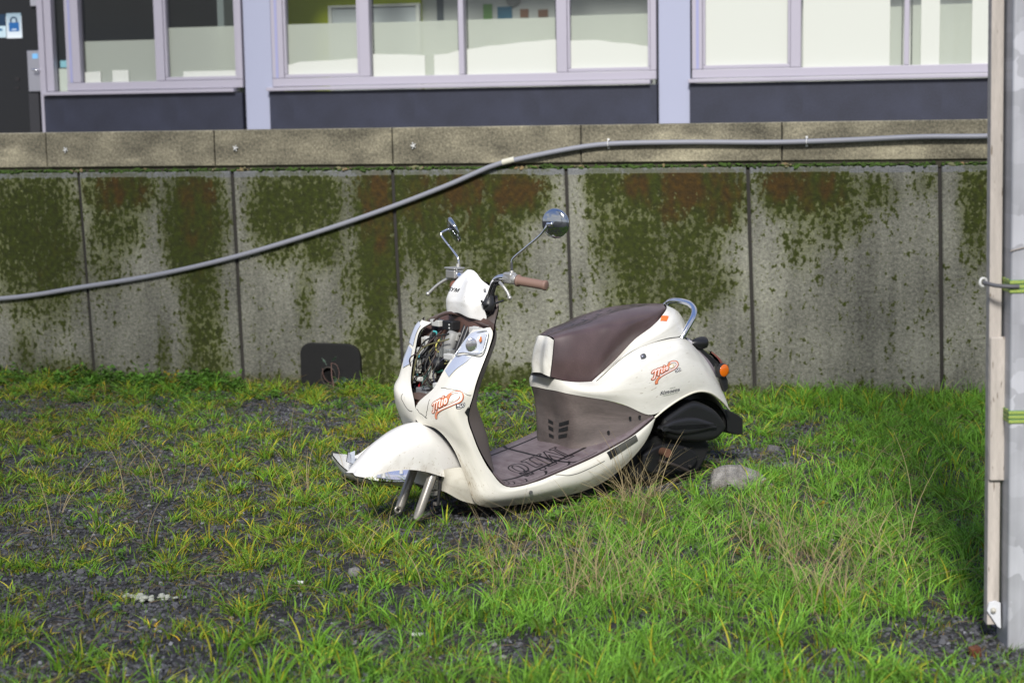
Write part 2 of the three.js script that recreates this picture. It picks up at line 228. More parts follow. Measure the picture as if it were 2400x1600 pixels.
// ---------------------------------------------------------------- black pipe outlet at the foot of the wall
{
  const a = [-3.392, -0.02], b = [-3.054, -0.013], c = [-3.047, 0.236], t = thing('pipe_outlet', 'black rubber sheet with a round pipe hole at the foot of the wall', 'drain outlet');
  const s = new THREE.Shape(), r = 0.055, x0 = a[0], x1 = b[0], y1 = c[1];
  s.moveTo(x0, -0.02); s.lineTo(x0, y1 - r); s.quadraticCurveTo(x0 + 0.005, y1 - 0.004, x0 + r, y1); s.lineTo(x1 - r * 1.3, y1 - 0.003); s.quadraticCurveTo(x1 - .004, y1 - 0.012, x1, y1 - r * 1.4); s.lineTo(x1, -0.02); s.closePath();
  const h = new THREE.Path(), hc = [-3.236, 0.059]; h.absellipse(hc[0], hc[1], 0.040, 0.050, 0, Math.PI * 2); s.holes.push(h);
  const g = new THREE.ExtrudeGeometry(s, { depth: 0.02, bevelEnabled: true, bevelThickness: 0.004, bevelSize: 0.004, bevelSegments: 2 }); g.translate(0, 0, -9.03 + 0.004);
  const rub = dataTex(256, 256, (u, v) => { const q = 11 + 5 * fbm(u * 6, v * 6, 3, 4) + 3 * fbm(u * 90, v * 90, 2, 2); return [q, q, q * 1.02]; }, true); rub.repeat.set(3, 3);
  mesh('rubber_sheet', g, M(C(1, 1, 1), 0.75, { map: rub }), t);
  const ring = new THREE.TorusGeometry(0.045, 0.0035, 8, 40); ring.scale(0.9, 1.12, 1); ring.translate(hc[0], hc[1], -9.004); mesh('pipe_rim', ring, M(C(0.05, 0.04, 0.032), 0.7), t);
  const bore = new THREE.CylinderGeometry(0.0402, 0.0402, 0.02, 32, 1, true).rotateX(Math.PI / 2).translate(hc[0], hc[1], -9.018); const back = new THREE.CircleGeometry(0.044, 32).scale(1, 1.2, 1).translate(hc[0], hc[1], -9.0265); mesh('pipe_bore', [bore, back], M(C(0.004, 0.004, 0.004), 1), t);
}

// ---------------------------------------------------------------- office building
const office = thing('office_building', 'low office building with lilac grey window frames above the wall', 'building', [0, 0, 0]);
{
  const Z = -12, alu = M(C(0.405, 0.385, 0.45), 0.45, { metalness: 0.15 }), aluB = M(C(0.30, 0.31, 0.50), 0.45), pillarM = M(C(0.35, 0.37, 0.485), 0.42);
  const navyT = dataTex(512, 256, (u, v) => { const n = fbm(u * 160, v * 80, 6, 2), q = fbm(u * 4, v * 2, 7, 3); const b = 1 + n * 0.55 + q * 0.25; return [42 * b, 45 * b, 60 * b]; }, true);
  const navy = M(C(1, 1, 1), 0.48, { map: navyT }), dark = M(C(0.008, 0.009, 0.011), 0.5), seal = M(C(0.01, 0.012, 0.02), 0.6);
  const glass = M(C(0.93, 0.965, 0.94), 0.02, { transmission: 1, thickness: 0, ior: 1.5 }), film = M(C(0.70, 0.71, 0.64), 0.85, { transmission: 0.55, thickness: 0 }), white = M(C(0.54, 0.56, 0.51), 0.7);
  const y0 = 1.39, ys = 1.64, yt = 3.2;
  const wins = [
    { x0: -6.267, x1: -4.885, s0: -6.452, s1: -4.939, n0: -6.459, n1: -4.892, panes: [[192, 362, 0.062, 95, 0], [390, 553, 0.085, 62, 1]] },
    { x0: -4.657, x1: -1.887, s0: -4.69, s1: -1.923, n0: -4.682, n1: -1.883, panes: [[670, 840, 0.085, 54, 1], [872, 1073, 0.062, 49, 0], [1093, 1302, 0.062, 41, 0], [1335, 1522, 0.085, 32, 1]] },
    { x0: -1.643, x1: 0.667, s0: -1.663, s1: 0.722, n0: -1.658, n1: 0.727, panes: [[1652, 1850, 0.085, 22, 1], [1883, 2116, 0.062, 17, 0], [2137, 2420, 0.062, 10, 0]] },
  ];
  const PX = { 192: -6.145, 362: -5.57, 390: -5.476, 553: -4.937, 670: -4.557, 840: -4.013, 872: -3.912, 1073: -3.286, 1093: -3.224, 1302: -2.59, 1335: -2.491, 1522: -1.939, 1652: -1.561, 1850: -0.997, 1883: -0.905, 2116: -0.259, 2137: -0.202, 2420: 0.559 };
  const FT = { 95: 2.029, 62: 2.11, 54: 2.109, 49: 2.105, 41: 2.106, 32: 2.113, 22: 2.118, 17: 2.111, 10: 2.117 };
  // white sheets along the bottom of each pane, some with curved tops
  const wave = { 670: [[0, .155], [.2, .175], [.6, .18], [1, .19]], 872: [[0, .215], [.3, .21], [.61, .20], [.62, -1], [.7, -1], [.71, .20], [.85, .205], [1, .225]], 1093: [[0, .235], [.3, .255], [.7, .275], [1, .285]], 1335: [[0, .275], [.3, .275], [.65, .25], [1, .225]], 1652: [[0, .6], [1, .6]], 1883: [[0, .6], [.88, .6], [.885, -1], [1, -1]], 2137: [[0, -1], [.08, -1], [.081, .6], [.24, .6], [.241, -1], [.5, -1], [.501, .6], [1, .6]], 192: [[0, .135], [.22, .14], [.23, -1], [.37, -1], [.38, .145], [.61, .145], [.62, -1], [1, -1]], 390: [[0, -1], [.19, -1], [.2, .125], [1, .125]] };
  for (const w of wins) {
    const fz = Z + 0.03, frame = [], bot = ys + 0.075, e = 0.002;
    const ps = w.panes.map((p) => [PX[p[0]], PX[p[1]], p[2], FT[p[3]], p[4], p[0]]);
    frame.push(box(w.x0, w.x1, ys + 0.03, ys + 0.088, Z - 0.06, fz, 0.004));
    frame.push(box(w.x0, ps[0][0] - 0.012, ys + 0.088 + e, yt, Z - 0.06, fz - 0.003, 0.004));
    for (let k = 0; k < ps.length; k++) { const r = k + 1 < ps.length ? ps[k + 1][0] - 0.012 : w.x1; frame.push(box(ps[k][1] + 0.012, r, ys + 0.088 + e, yt, Z - 0.06, fz - 0.003, 0.004)); }
    frame.push(box(w.x0, w.x1, yt + e, yt + 0.08, Z - 0.06, fz, 0.004));
    const win = mesh('window', frame, alu, office);
    const groove = mesh('frame_groove', box(w.x0 + 0.028, w.x0 + 0.047, ys + 0.09, yt, fz - 0.01, fz - 0.0005), aluB, win); void groove;
    ps.forEach(([xa, xb, h, ft, sash, key]) => {
      const yb = ys + 0.03 + h;
      if (sash) mesh('sash', [box(xa - 0.010, xb + 0.010, ys + 0.091, yb, Z - 0.05, fz - 0.012, 0.003), box(xa - 0.010, xa + 0.006, yb + e, yt, Z - 0.05, fz - 0.012, 0.003), box(xb - 0.006, xb + 0.010, yb + e, yt, Z - 0.05, fz - 0.012, 0.003)], alu, win);
      mesh('gasket', box(xa, xa + 0.006, yb, yt, Z - 0.034, Z - 0.022), seal, win); mesh('gasket', box(xb - 0.0035, xb, yb, yt, Z - 0.034, Z - 0.022), seal, win);
      const q = (ya, yb2, z) => new THREE.PlaneGeometry(xb - xa + 0.012, yb2 - ya).translate((xa + xb) / 2, (ya + yb2) / 2, z);
      mesh('pane', q(yb - 0.006, yt, Z - 0.028), glass, win);
      mesh('frosted_film', q(yb - 0.004, ft, Z - 0.031), film, win);
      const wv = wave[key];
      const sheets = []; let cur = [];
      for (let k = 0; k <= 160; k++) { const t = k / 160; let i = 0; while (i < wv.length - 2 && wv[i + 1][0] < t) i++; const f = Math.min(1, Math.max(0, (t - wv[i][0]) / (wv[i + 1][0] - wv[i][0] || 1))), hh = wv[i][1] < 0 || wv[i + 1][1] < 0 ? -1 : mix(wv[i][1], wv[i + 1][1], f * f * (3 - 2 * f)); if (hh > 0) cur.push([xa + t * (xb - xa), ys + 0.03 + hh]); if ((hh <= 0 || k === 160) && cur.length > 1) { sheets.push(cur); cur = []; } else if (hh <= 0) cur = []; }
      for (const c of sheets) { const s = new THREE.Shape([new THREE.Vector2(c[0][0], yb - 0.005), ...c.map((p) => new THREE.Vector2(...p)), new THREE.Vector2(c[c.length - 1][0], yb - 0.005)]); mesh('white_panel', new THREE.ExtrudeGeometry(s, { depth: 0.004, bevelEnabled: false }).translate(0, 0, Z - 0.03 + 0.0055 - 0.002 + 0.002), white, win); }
    });
    mesh('window_sill', box(w.s0, w.s1, ys, ys + 0.026, Z - 0.05, Z + 0.075, 0.004), alu, win);
    mesh('plinth_panel', planarUV(box(w.n0, w.n1, y0 - 0.1, ys - 0.004, Z - 0.05, Z + 0.035), 0.9, 0.45), navy, office);
  }
  // pillars with a thin dark gap on one side
  for (const [a, b] of [[-4.872, -4.663], [-1.872, -1.657]]) { mesh('pillar', box(a, b, y0 - 0.1, 3.4, Z - 0.1, Z + 0.014, 0.004), pillarM, office); }
  mesh('dark_reveal', box(-4.898, -4.872, y0, 3.3, Z - 0.09, Z - 0.02), seal, office); mesh('dark_reveal', box(-1.898, -1.872, y0, 3.3, Z - 0.09, Z - 0.02), seal, office); mesh('dark_reveal', box(-4.67, -4.65, y0, 3.3, Z - 0.09, Z - 0.02), seal, office); mesh('dark_reveal', box(-1.657, -1.637, y0, 3.3, Z - 0.09, Z - 0.02), seal, office);
  // entrance at the far left: dark door, silver stile, lock plate, lever, narrow side light
  const door = mesh('door', box(-9, -6.495, y0 - 0.1, 3.4, Z - 0.06, Z - 0.01), dark, office);
  mesh('door_stile', box(-6.596, -6.513, y0 - 0.1, ys + 0.02, Z - 0.009, Z + 0.012, 0.003), M(C(0.03, 0.03, 0.035), 0.5), door);
  mesh('lock_plate', box(-6.587, -6.49, 1.672, 1.971, Z - 0.008, Z + 0.02, 0.004), M(C(0.45, 0.45, 0.5), 0.3, { metalness: 0.6 }), door);
  mesh('lock_plate', box(-6.542, -6.476, 2.293, 2.46, Z - 0.008, Z + 0.016, 0.004), M(C(0.45, 0.45, 0.5), 0.35, { metalness: 0.4 }), door);
  mesh('door_handle', tube([[...[-6.483, 1.827], Z + 0.02], [...[-6.49, 1.827], Z + 0.05], [...[-6.504, 1.827], Z + 0.055], [...[-6.532, 1.834], Z + 0.055]], 0.008, 16, 8), M(C(0.7, 0.7, 0.72), 0.2, { metalness: 1 }), door);
  const st = canvasTex(128, 220, (g, w, h) => { g.fillStyle = '#2a4650'; g.fillRect(0, 0, w, h); g.fillStyle = '#d8e2ea'; g.fillRect(0, h * .12, w, h * .88); const gr = g.createLinearGradient(0, 0, 0, h); gr.addColorStop(0, '#8fa6b4'); gr.addColorStop(1, '#e4ecf2'); g.fillStyle = gr; g.fillRect(4, 0, w - 8, h); g.strokeStyle = '#14324e'; g.lineWidth = 13; g.beginPath(); g.arc(64, 62, 24, Math.PI, 0); g.lineTo(88, 90); g.moveTo(40, 62); g.lineTo(40, 90); g.stroke(); g.fillStyle = '#1c5f9e'; g.fillRect(22, 82, 84, 78); g.fillStyle = '#dbe8f4'; g.font = 'bold 17px sans-serif'; g.textAlign = 'center'; g.fillRect(44, 138, 40, 9); });
  const sticker = new THREE.BoxGeometry(-6.631 - -6.757, 2.249 - 2.066, 0.002).translate((-6.631 + -6.757) / 2, (2.249 + 2.066) / 2, Z - 0.007);
  mesh('door_sticker', sticker, M(C(1, 1, 1), 0.5, { map: st }), door);
  mesh('door_sticker', new THREE.BoxGeometry(0.13, 0.17, 0.002).translate(-6.76 - 0.067, 2.158, Z - 0.007), M(C(1, 1, 1), 0.5, { map: canvasTex(64, 96, (g, w, h) => { g.fillStyle = '#12304a'; g.fillRect(0, 0, w, h); g.fillStyle = '#bcd3dd'; g.fillRect(0, h * .5, w, h * .5); g.fillStyle = '#1e5c86'; g.fillRect(6, h * .62, w - 20, 9); }) }), door);
  mesh('lock_label', box(-6.543, -6.498, 1.912, 1.949, Z + 0.0205, Z + 0.0215), M(C(0.2, 0.5, 0.85), 0.5), door);
  mesh('door_bolt', box(-6.71, -6.679, 1.693, 1.709, Z - 0.009, Z - 0.005), M(C(0.02, 0.018, 0.02), 0.5), door); mesh('door_bolt', box(-6.707, -6.675, 1.753, 1.778, Z - 0.009, Z - 0.005), M(C(0.02, 0.018, 0.02), 0.5), door);
  mesh('door_jamb', [box(-6.488 + .002, -6.439, y0 - 0.1, 3.4, Z - 0.05, Z + 0.03, 0.003), box(-6.439 + .002, -6.377, ys + 0.03, 3.4, Z - 0.05, Z + 0.02, 0.003)], alu, office);
  const sl = mesh('side_light', new THREE.PlaneGeometry(-6.26 - -6.384, 1.6).translate((-6.26 + -6.384) / 2, ys + 0.8, Z - 0.03), glass, office);
  mesh('white_panel', box(-6.37, -6.267, ys + 0.03, 1.836, Z - 0.06, Z - 0.05), white, sl); mesh('notice', box(-6.36, -6.267, 1.845, 1.895, Z - 0.064, Z - 0.056), M(C(0.25, 0.5, 0.6), 0.6), sl);
  // the room behind the glass
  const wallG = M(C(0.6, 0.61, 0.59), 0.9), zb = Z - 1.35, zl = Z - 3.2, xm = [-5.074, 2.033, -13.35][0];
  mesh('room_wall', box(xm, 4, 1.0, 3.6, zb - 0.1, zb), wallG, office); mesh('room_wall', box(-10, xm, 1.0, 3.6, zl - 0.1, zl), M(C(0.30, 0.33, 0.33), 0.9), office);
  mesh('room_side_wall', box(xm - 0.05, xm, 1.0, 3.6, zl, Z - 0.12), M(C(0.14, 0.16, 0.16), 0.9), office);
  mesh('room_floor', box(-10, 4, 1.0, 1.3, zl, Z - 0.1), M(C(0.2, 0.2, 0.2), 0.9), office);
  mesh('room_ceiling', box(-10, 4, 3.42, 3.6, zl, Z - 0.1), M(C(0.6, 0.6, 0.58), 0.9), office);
  mesh('facade_top', box(-12, 6, 3.3, 4.6, Z - 0.1, Z + 0.012), pillarM, office);
  mesh('roof', box(-12, 6, 4.602, 4.75, Z - 3.6, Z + 0.25), M(C(0.2, 0.2, 0.22), 0.8), office);
  mesh('end_wall', box(-10.2, -10.002, 1.0, 4.6, zl - 0.1, Z - 0.1), pillarM, office); mesh('end_wall', box(4.002, 4.2, 1.0, 4.6, zl - 0.1, Z - 0.1), pillarM, office);
  mesh('green_wall_panel', box(xm + 0.002, [-3.936, 2.264, -13.3][0], 1.4, 3.4, zb + 0.002, zb + 0.05), M(C(0.50, 0.58, 0.015), 0.8), office);
  const wbx0 = [-4.642, 2.151, -13.25][0], wbx1 = [-3.958, 2.132, -13.25][0], wby = [-4.317, 2.285, -13.25][1];
  const wb = mesh('whiteboard', box(wbx0, wbx1, 1.5, wby, zb + 0.06, zb + 0.09), M(C(0.55, 0.58, 0.6), 0.35), office);
  mesh('board_frame', [box(wbx0 - 0.03, wbx0 - 0.001, 1.48, wby + 0.02, zb + 0.06, zb + 0.11, .004), box(wbx1 + 0.001, wbx1 + 0.03, 1.48, wby + 0.02, zb + 0.06, zb + 0.11, .004), box(wbx0, wbx1, wby + 0.001, wby + 0.02, zb + 0.06, zb + 0.11, .004)], M(C(0.7, 0.7, 0.66), 0.5), wb);
  const pics = [[1028, 14, 8, 36, [0.10, 0.12, 0.14]], [1140, 32, 11, 22, [0.16, 0.32, 0.10]], [1180, 32, 18, 16, [0.05, 0.16, 0.25]], [1226, 34, 10, 10, [0.25, 0.13, 0.08]], [1270, 33, 12, 9, [0.22, 0.12, 0.08]]];
  const picX = { 1028: [-3.789, 2.227, -13.3], 1140: [-3.409, 2.216, -13.3], 1180: [-3.274, 2.212, -13.3], 1226: [-3.12, 2.208, -13.3], 1270: [-2.973, 2.204, -13.3] };
  for (const [k, , hw, hh, c] of pics) { const p = picX[k]; mesh('poster', box(p[0] - hw / 315, p[0] + hw / 315, p[1] - hh / 315, p[1] + hh / 315, zb + 0.002, zb + 0.012), M(C(...c), 0.6), office); }
  const clk = [-3.205, 2.319, -13.3]; mesh('wall_clock', [new THREE.TorusGeometry(0.05, 0.006, 8, 28).translate(clk[0], clk[1], zb + 0.02), new THREE.CircleGeometry(0.05, 28).translate(clk[0], clk[1], zb + 0.012)], M(C(0.3, 0.3, 0.3), 0.5), office);
}

// ---------------------------------------------------------------- galvanised post with a weathered board, right
{
  const galT = dataTex(512, 1024, (u, v) => { // crystals of zinc: nearest of jittered points
    const X = u * 9, Y = v * 18; let d1 = 9, id = 0; for (let i = -1; i <= 1; i++) for (let j = -1; j <= 1; j++) { const cx = Math.floor(X) + i, cy = Math.floor(Y) + j, h1 = Math.sin(cx * 127.1 + cy * 311.7) * 43758.5, h2 = Math.sin(cx * 269.5 + cy * 183.3) * 24634.6, jx = h1 - Math.floor(h1), jy = h2 - Math.floor(h2), wob = 0.35 * fbm(X * 1.6, Y * 1.6, 5, 2), q = (cx + jx - X + wob) ** 2 + ((cy + jy - Y) * 0.8 + wob) ** 2; if (q < d1) { d1 = q; id = (jx * 7.3 + jy * 3.1) % 1; } }
    const big = fbm(u * 2.2, v * 4.4, 33, 4), run = fbm(u * 16, v * 1.6, 35, 3), pale = id > 0.84 ? 10 : 0; const b = 176 + (id - .5) * 20 + pale + big * 26 + run * 18; return [b * 0.985, b * 0.99, b * 1.02]; }, true);
  const gal = M(C(1, 1, 1), 0.5, { metalness: 0.25, map: galT, bumpMap: galT, bumpScale: 0.001 });
  const px = 0.198, pz = -4.86, turn = 0.21, lean = 0.0115, post = thing('galvanised_post', 'galvanised steel post with a weathered board at the right edge', 'post', [px, 0, pz], turn); post.rotation.z = lean;
  const bx = planarUV(box(0, 0.26, -0.1, 3.4, -0.13, 0, 0.008), 0.45, 0.9); mesh('steel_column', bx, gal, post);
  const wT = dataTex(128, 1024, (u, v) => { const X = u, Y = v * 12, a = fbm(X * 3, Y * 1.2, 81, 4), n = fbm(X * 40, Y * 12, 82, 2), chip = smooth(0.34, 0.42, fbm(X * 6, Y * 6, 83, 3)); let b = 178 + a * 26 + n * 16; return [mix(b * 1.03, 130, chip), mix(b * 0.985, 118, chip), mix(b * 0.94, 104, chip)]; }, true); 
  const board = M(C(0.95, 0.95, 0.95), 0.85, { map: wT, bumpMap: wT, bumpScale: 0.006 });
  const bo = (x0, x1, y0, y1, z0, z1, r) => planarUV(box(x0, x1, y0, y1, z0, z1, r), 0.05, 3.4);
  mesh('board', bo(-0.040, -0.0065, 0.052, 3.4, -0.11, -0.07, 0.003), board, post);
  mesh('cover_strip', bo(-0.039, 0.0075, 0.462, 0.86, -0.069, -0.058, 0.005), board, post);
  const plate = new THREE.Shape([[-0.041, 0.095], [-0.036, 0.118], [-0.02, 0.122], [-0.006, 0.116], [-0.004, 0.045], [-0.012, 0.05]].map((p) => new THREE.Vector2(...p)));
  const br = mesh('bracket', new THREE.ExtrudeGeometry(plate, { depth: 0.004, bevelEnabled: true, bevelSize: 0.001, bevelThickness: 0.001, bevelSegments: 1 }).translate(0, 0, -0.066), M(C(0.62, 0.63, 0.66), 0.5), post);
  mesh('bolt', [new THREE.CylinderGeometry(0.008, 0.008, 0.006, 6).rotateX(Math.PI / 2).translate(-0.026, 0.098, -0.056), new THREE.SphereGeometry(0.006, 10, 6).translate(-0.026, 0.098, -0.054)], M(C(0.5, 0.48, 0.42), 0.5), br);
  const strapT = canvasTex(16, 64, (g, w, h) => { const c = ['#4e7a4a', '#b6c24e', '#3f6b48', '#c3c85a', '#4e7a4a', '#a9b84a', '#456f48']; c.forEach((q, i) => { g.fillStyle = q; g.fillRect(0, i * h / 7, w, h / 7 + 1); }); });
  for (const [y, t] of [[1.003, 0], [0.650, 0.02]]) { const s = thing('lashing_strap', y > 0.9 ? 'upper green and yellow striped strap wound round the steel post' : 'lower green and yellow striped strap wound round the steel post', 'strap', [px, 0, pz], turn); s.rotation.z = lean; const sm = M(C(1, 1, 1), 0.6, { map: strapT }); for (let k = 0; k < 3; k++) mesh('strap_turn', box(-0.004, 0.264, y - 0.018 + k * 0.012, y - 0.0065 + k * 0.012, -0.134, 0.004 - k * 0.0004, 0.0025), sm, s); }
  const hook = thing('cable_eye', 'short grey cable with a pale eyelet sticking out beside the post', 'cable', [px, 0, pz], turn); hook.rotation.z = lean;
  mesh('cable', tube([[0.02, 1.003, 0.006], [-0.006, 1.004, 0.007], [-0.04, 1.006, -0.01], [-0.063, 1.012, -0.04]], 0.0055, 24, 10), M(C(0.10, 0.10, 0.11), 0.6), hook);
  mesh('eyelet', new THREE.TorusGeometry(0.011, 0.0035, 10, 24).rotateY(0.5).translate(-0.064, 1.012, -0.042), M(C(0.62, 0.62, 0.6), 0.5), hook);
  const wire = tube([[-0.003, 1.098, 0.003], [0.03, 1.106, 0.0035], [0.07, 1.113, 0.0035], [0.264, 1.13, 0.0035]], 0.0018, 20, 6); tag(mesh('tie_wire', wire, M(C(0.3, 0.26, 0.22), 0.7)), 'thin rusty wire tied across the steel post above the straps', 'wire'); const tw = scene.children[scene.children.length - 1]; tw.position.set(px, 0, pz); tw.rotation.y = turn; tw.rotation.z = lean;
}

// ---------------------------------------------------------------- the scooter
const dirtT = dataTex(512, 512, (u, v) => { const a = fbm(u * 5, v * 5, 91, 4), n = fbm(u * 44, v * 44, 92, 2), sp = smooth(0.40, 0.5, fbm(u * 30, v * 30, 93, 2)); const b = 246 - Math.max(0, a) * 34 - n * 6 - sp * 42; return [b, b - Math.max(0, a) * 3 - sp * 4, b - Math.max(0, a) * 9 - sp * 10]; }, true);
const mudT = (two) => dataTex(512, 1024, (u, v) => { const e = two ? Math.abs(u - 0.5) * 1.5 : u * smooth(0.40, 0.52, v) * (1 - 0.4 * smooth(.8, 1, v)), a = fbm(u * 5, v * 9, 191, 4), sp = smooth(0.18, 0.34, fbm(u * 38, v * 90, 193, 3) - 0.42 + 0.5 * e), film = smooth(0.55, 1.0, e + a * 0.35) * 0.4, scr = smooth(0.40, 0.46, fbm(u * 3 + v * 20, v * 5 - u * 60, 194, 2)) * 0.25; const k = Math.min(1, sp * 0.45 + film * 0.7 + scr * 0.6), b = 246 - Math.max(0, a) * 18; return [mix(b, 130, k), mix(b * .995, 112, k), mix(b * .98, 84, k)]; }, true, true);
const paintMud = M(C(0.83, 0.81, 0.745), 0.42, { map: mudT(false), clearcoat: 0.3, clearcoatRoughness: 0.3 }), fenderPaint = M(C(0.83, 0.82, 0.80), 0.36, { map: mudT(true), clearcoat: 0.4, clearcoatRoughness: 0.2 });
const paint = M(C(0.83, 0.81, 0.745), 0.36, { map: dirtT, clearcoat: 0.45, clearcoatRoughness: 0.2 });
const paintW = M(C(0.83, 0.82, 0.80), 0.34, { map: dirtT, clearcoat: 0.4, clearcoatRoughness: 0.2 });
const plasT = dataTex(512, 512, (u, v) => { const a = fbm(u * 4, v * 4, 94, 4), n = fbm(u * 60, v * 60, 95, 2), sc = smooth(0.3, 0.5, fbm(u * 3, v * 40, 96, 3)); const b = 205 + a * 70 + n * 22 + sc * 22; return [b, b * 0.985, b * 0.97]; }, true);
const brown = M(C(0.19, 0.16, 0.155), 0.5, { map: plasT });
const brownDk = M(C(0.115, 0.075, 0.068), 0.45, { map: plasT });
const seatT = dataTex(1024, 1024, (u, v) => { const a = fbm(u * 6, v * 6, 97, 4), n = fbm(u * 110, v * 110, 98, 2), top = smooth(0.38, 0.44, 0.5 - Math.abs(u - 0.5)), cr1 = smooth(0.07, 0.15, fbm(u * 30, v * 15, 99, 4) + 0.35 * fbm(u * 4, v * 3, 100, 2)) * top, drop = smooth(0.50, 0.56, fbm(u * 56, v * 56, 101, 2)) * 0.6; let r = 205 + a * 40 + n * 16; return [mix(r, 70, cr1) + drop * 45, mix(r * 0.98, 62, cr1) + drop * 50, mix(r * 0.99, 60, cr1) + drop * 55]; }, true);
const seatM = M(C(0.135, 0.094, 0.094), 0.32, { map: seatT, clearcoat: 0.3, clearcoatRoughness: 0.3, bumpMap: seatT, bumpScale: 0.0006 });
const black = M(C(0.012, 0.012, 0.013), 0.5), blackR = M(C(0.02, 0.02, 0.022), 0.42), chrome = M(C(0.82, 0.82, 0.84), 0.1, { metalness: 1 }), steel = M(C(0.62, 0.61, 0.58), 0.32, { metalness: 0.9 }), cast = M(C(0.5, 0.49, 0.46), 0.4, { metalness: 0.7 });
const gripM = M(C(0.22, 0.135, 0.105), 0.6), grime = M(C(0.006, 0.006, 0.006), 0.75), rusty = M(C(0.10, 0.045, 0.025), 0.8);
const whiteP = M(C(0.52, 0.52, 0.50), 0.5), lensM = M(C(0.75, 0.78, 0.86), 0.08, { metalness: 0.55, clearcoat: 1, clearcoatRoughness: 0.03 });

const scooter = thing('motor_scooter', 'cream and brown motor scooter without wheels, its front cover missing, in the grass', 'scooter', [-1.87, 0, -6], 4.014257);
const part = (name, geo, mat, parent = scooter) => mesh(name, geo, mat, parent);
const both = (name, net, mat, opt, parent) => [part(name, shell(net, opt), mat, parent), part(name, shell(mirrored(net), opt), mat, parent)];
const between = (a, b, t, dz = 0, dx = 0, dy = 0) => [mix(a[0], b[0], t) + dx, mix(a[1], b[1], t) + dy, mix(a[2], b[2], t) + dz];

// leg shield and lower skirt: inner edge against the brown plastic, outer edge against opening, fender and ground
const skirtEdges = [
  [[-0.234, 0.722, -0.215], [-0.215, 0.71, -0.135], 0.018], [[-0.239, 0.699, -0.222], [-0.172, 0.681, -0.15], 0.02], [[-0.217, 0.651, -0.228], [-0.134, 0.621, -0.125], 0.022], [[-0.183, 0.59, -0.232], [-0.101, 0.559, -0.1], 0.026], [[-0.158, 0.531, -0.228], [-0.078, 0.502, -0.075], 0.032],
];
const skirtNet = [
  ...skirtEdges.map(([i, o, b]) => [i, between(i, o, 0.33, -b * 0.6, b * 0.6), between(i, o, 0.67, -b, b * 0.7), o]),
  [[-0.145, 0.48, -0.222], [-0.092, 0.48, -0.205], [-0.051, 0.464, -0.135], [-0.048, 0.436, -0.006]],
  [[-0.131, 0.41, -0.208], [-0.086, 0.414, -0.195], [-0.06, 0.403, -0.125], [-0.05, 0.374, -0.006]],
  [[-0.153, 0.338, -0.208], [-0.116, 0.346, -0.2], [-0.092, 0.35, -0.16], [-0.079, 0.354, -0.09]],
  [[-0.184, 0.266, -0.21], [-0.154, 0.274, -0.205], [-0.132, 0.282, -0.18], [-0.113, 0.288, -0.14]],
  [[-0.224, 0.2, -0.214], [-0.195, 0.192, -0.212], [-0.173, 0.176, -0.195], [-0.149, 0.178, -0.165]],
  [[-0.291, 0.134, -0.218], [-0.251, 0.121, -0.222], [-0.217, 0.1, -0.21], [-0.2, 0.071, -0.17]],
  [[-0.412, 0.133, -0.222], [-0.391, 0.115, -0.228], [-0.379, 0.084, -0.215], [-0.378, 0.047, -0.17]],
  [[-0.535, 0.156, -0.224], [-0.522, 0.13, -0.23], [-0.519, 0.093, -0.22], [-0.54, 0.047, -0.175]],
  [[-0.659, 0.181, -0.224], [-0.658, 0.152, -0.23], [-0.674, 0.11, -0.22], [-0.71, 0.063, -0.185]],
  [[-0.755, 0.206, -0.224], [-0.766, 0.181, -0.228], [-0.789, 0.147, -0.222], [-0.832, 0.109, -0.195]],
  [[-0.877, 0.243, -0.222], [-0.884, 0.225, -0.226], [-0.901, 0.203, -0.22], [-0.929, 0.179, -0.205]],
  [[-0.957, 0.277, -0.218], [-0.96, 0.266, -0.22], [-0.97, 0.252, -0.216], [-0.983, 0.238, -0.208]],
  [[-1.01, 0.302, -0.212], [-1.01, 0.3, -0.212], [-1.01, 0.298, -0.212], [-1.01, 0.297, -0.212]],
];
const [shieldNear] = both('body_skirt', skirtNet, paintMud, { nu: 90, nv: 26, th: 0.004 });
// small details on the near skirt: side slot, screw, seam lines
part('side_slot', decal(skirtNet, [[-0.755, 0.201, -0.224], [-0.902, 0.25, -0.222], [-0.911, 0.227, -0.222], [-0.77, 0.173, -0.225]].map((p) => p), 0.002, 10), M(C(0.07, 0.07, 0.06), 0.6), shieldNear);
part('slot_shadow', decal(skirtNet, [[-0.755, 0.201, -0.224], [-0.796, 0.214, -0.222], [-0.804, 0.193, -0.222], [-0.77, 0.173, -0.225]], 0.003, 6), black, shieldNear);
part('screw', new THREE.CylinderGeometry(0.007, 0.007, 0.006, 12).rotateX(Math.PI / 2).translate(...[-0.391, 0.101, -0.231]), M(C(0.2, 0.2, 0.2), 0.4, { metalness: 0.6 }), shieldNear);
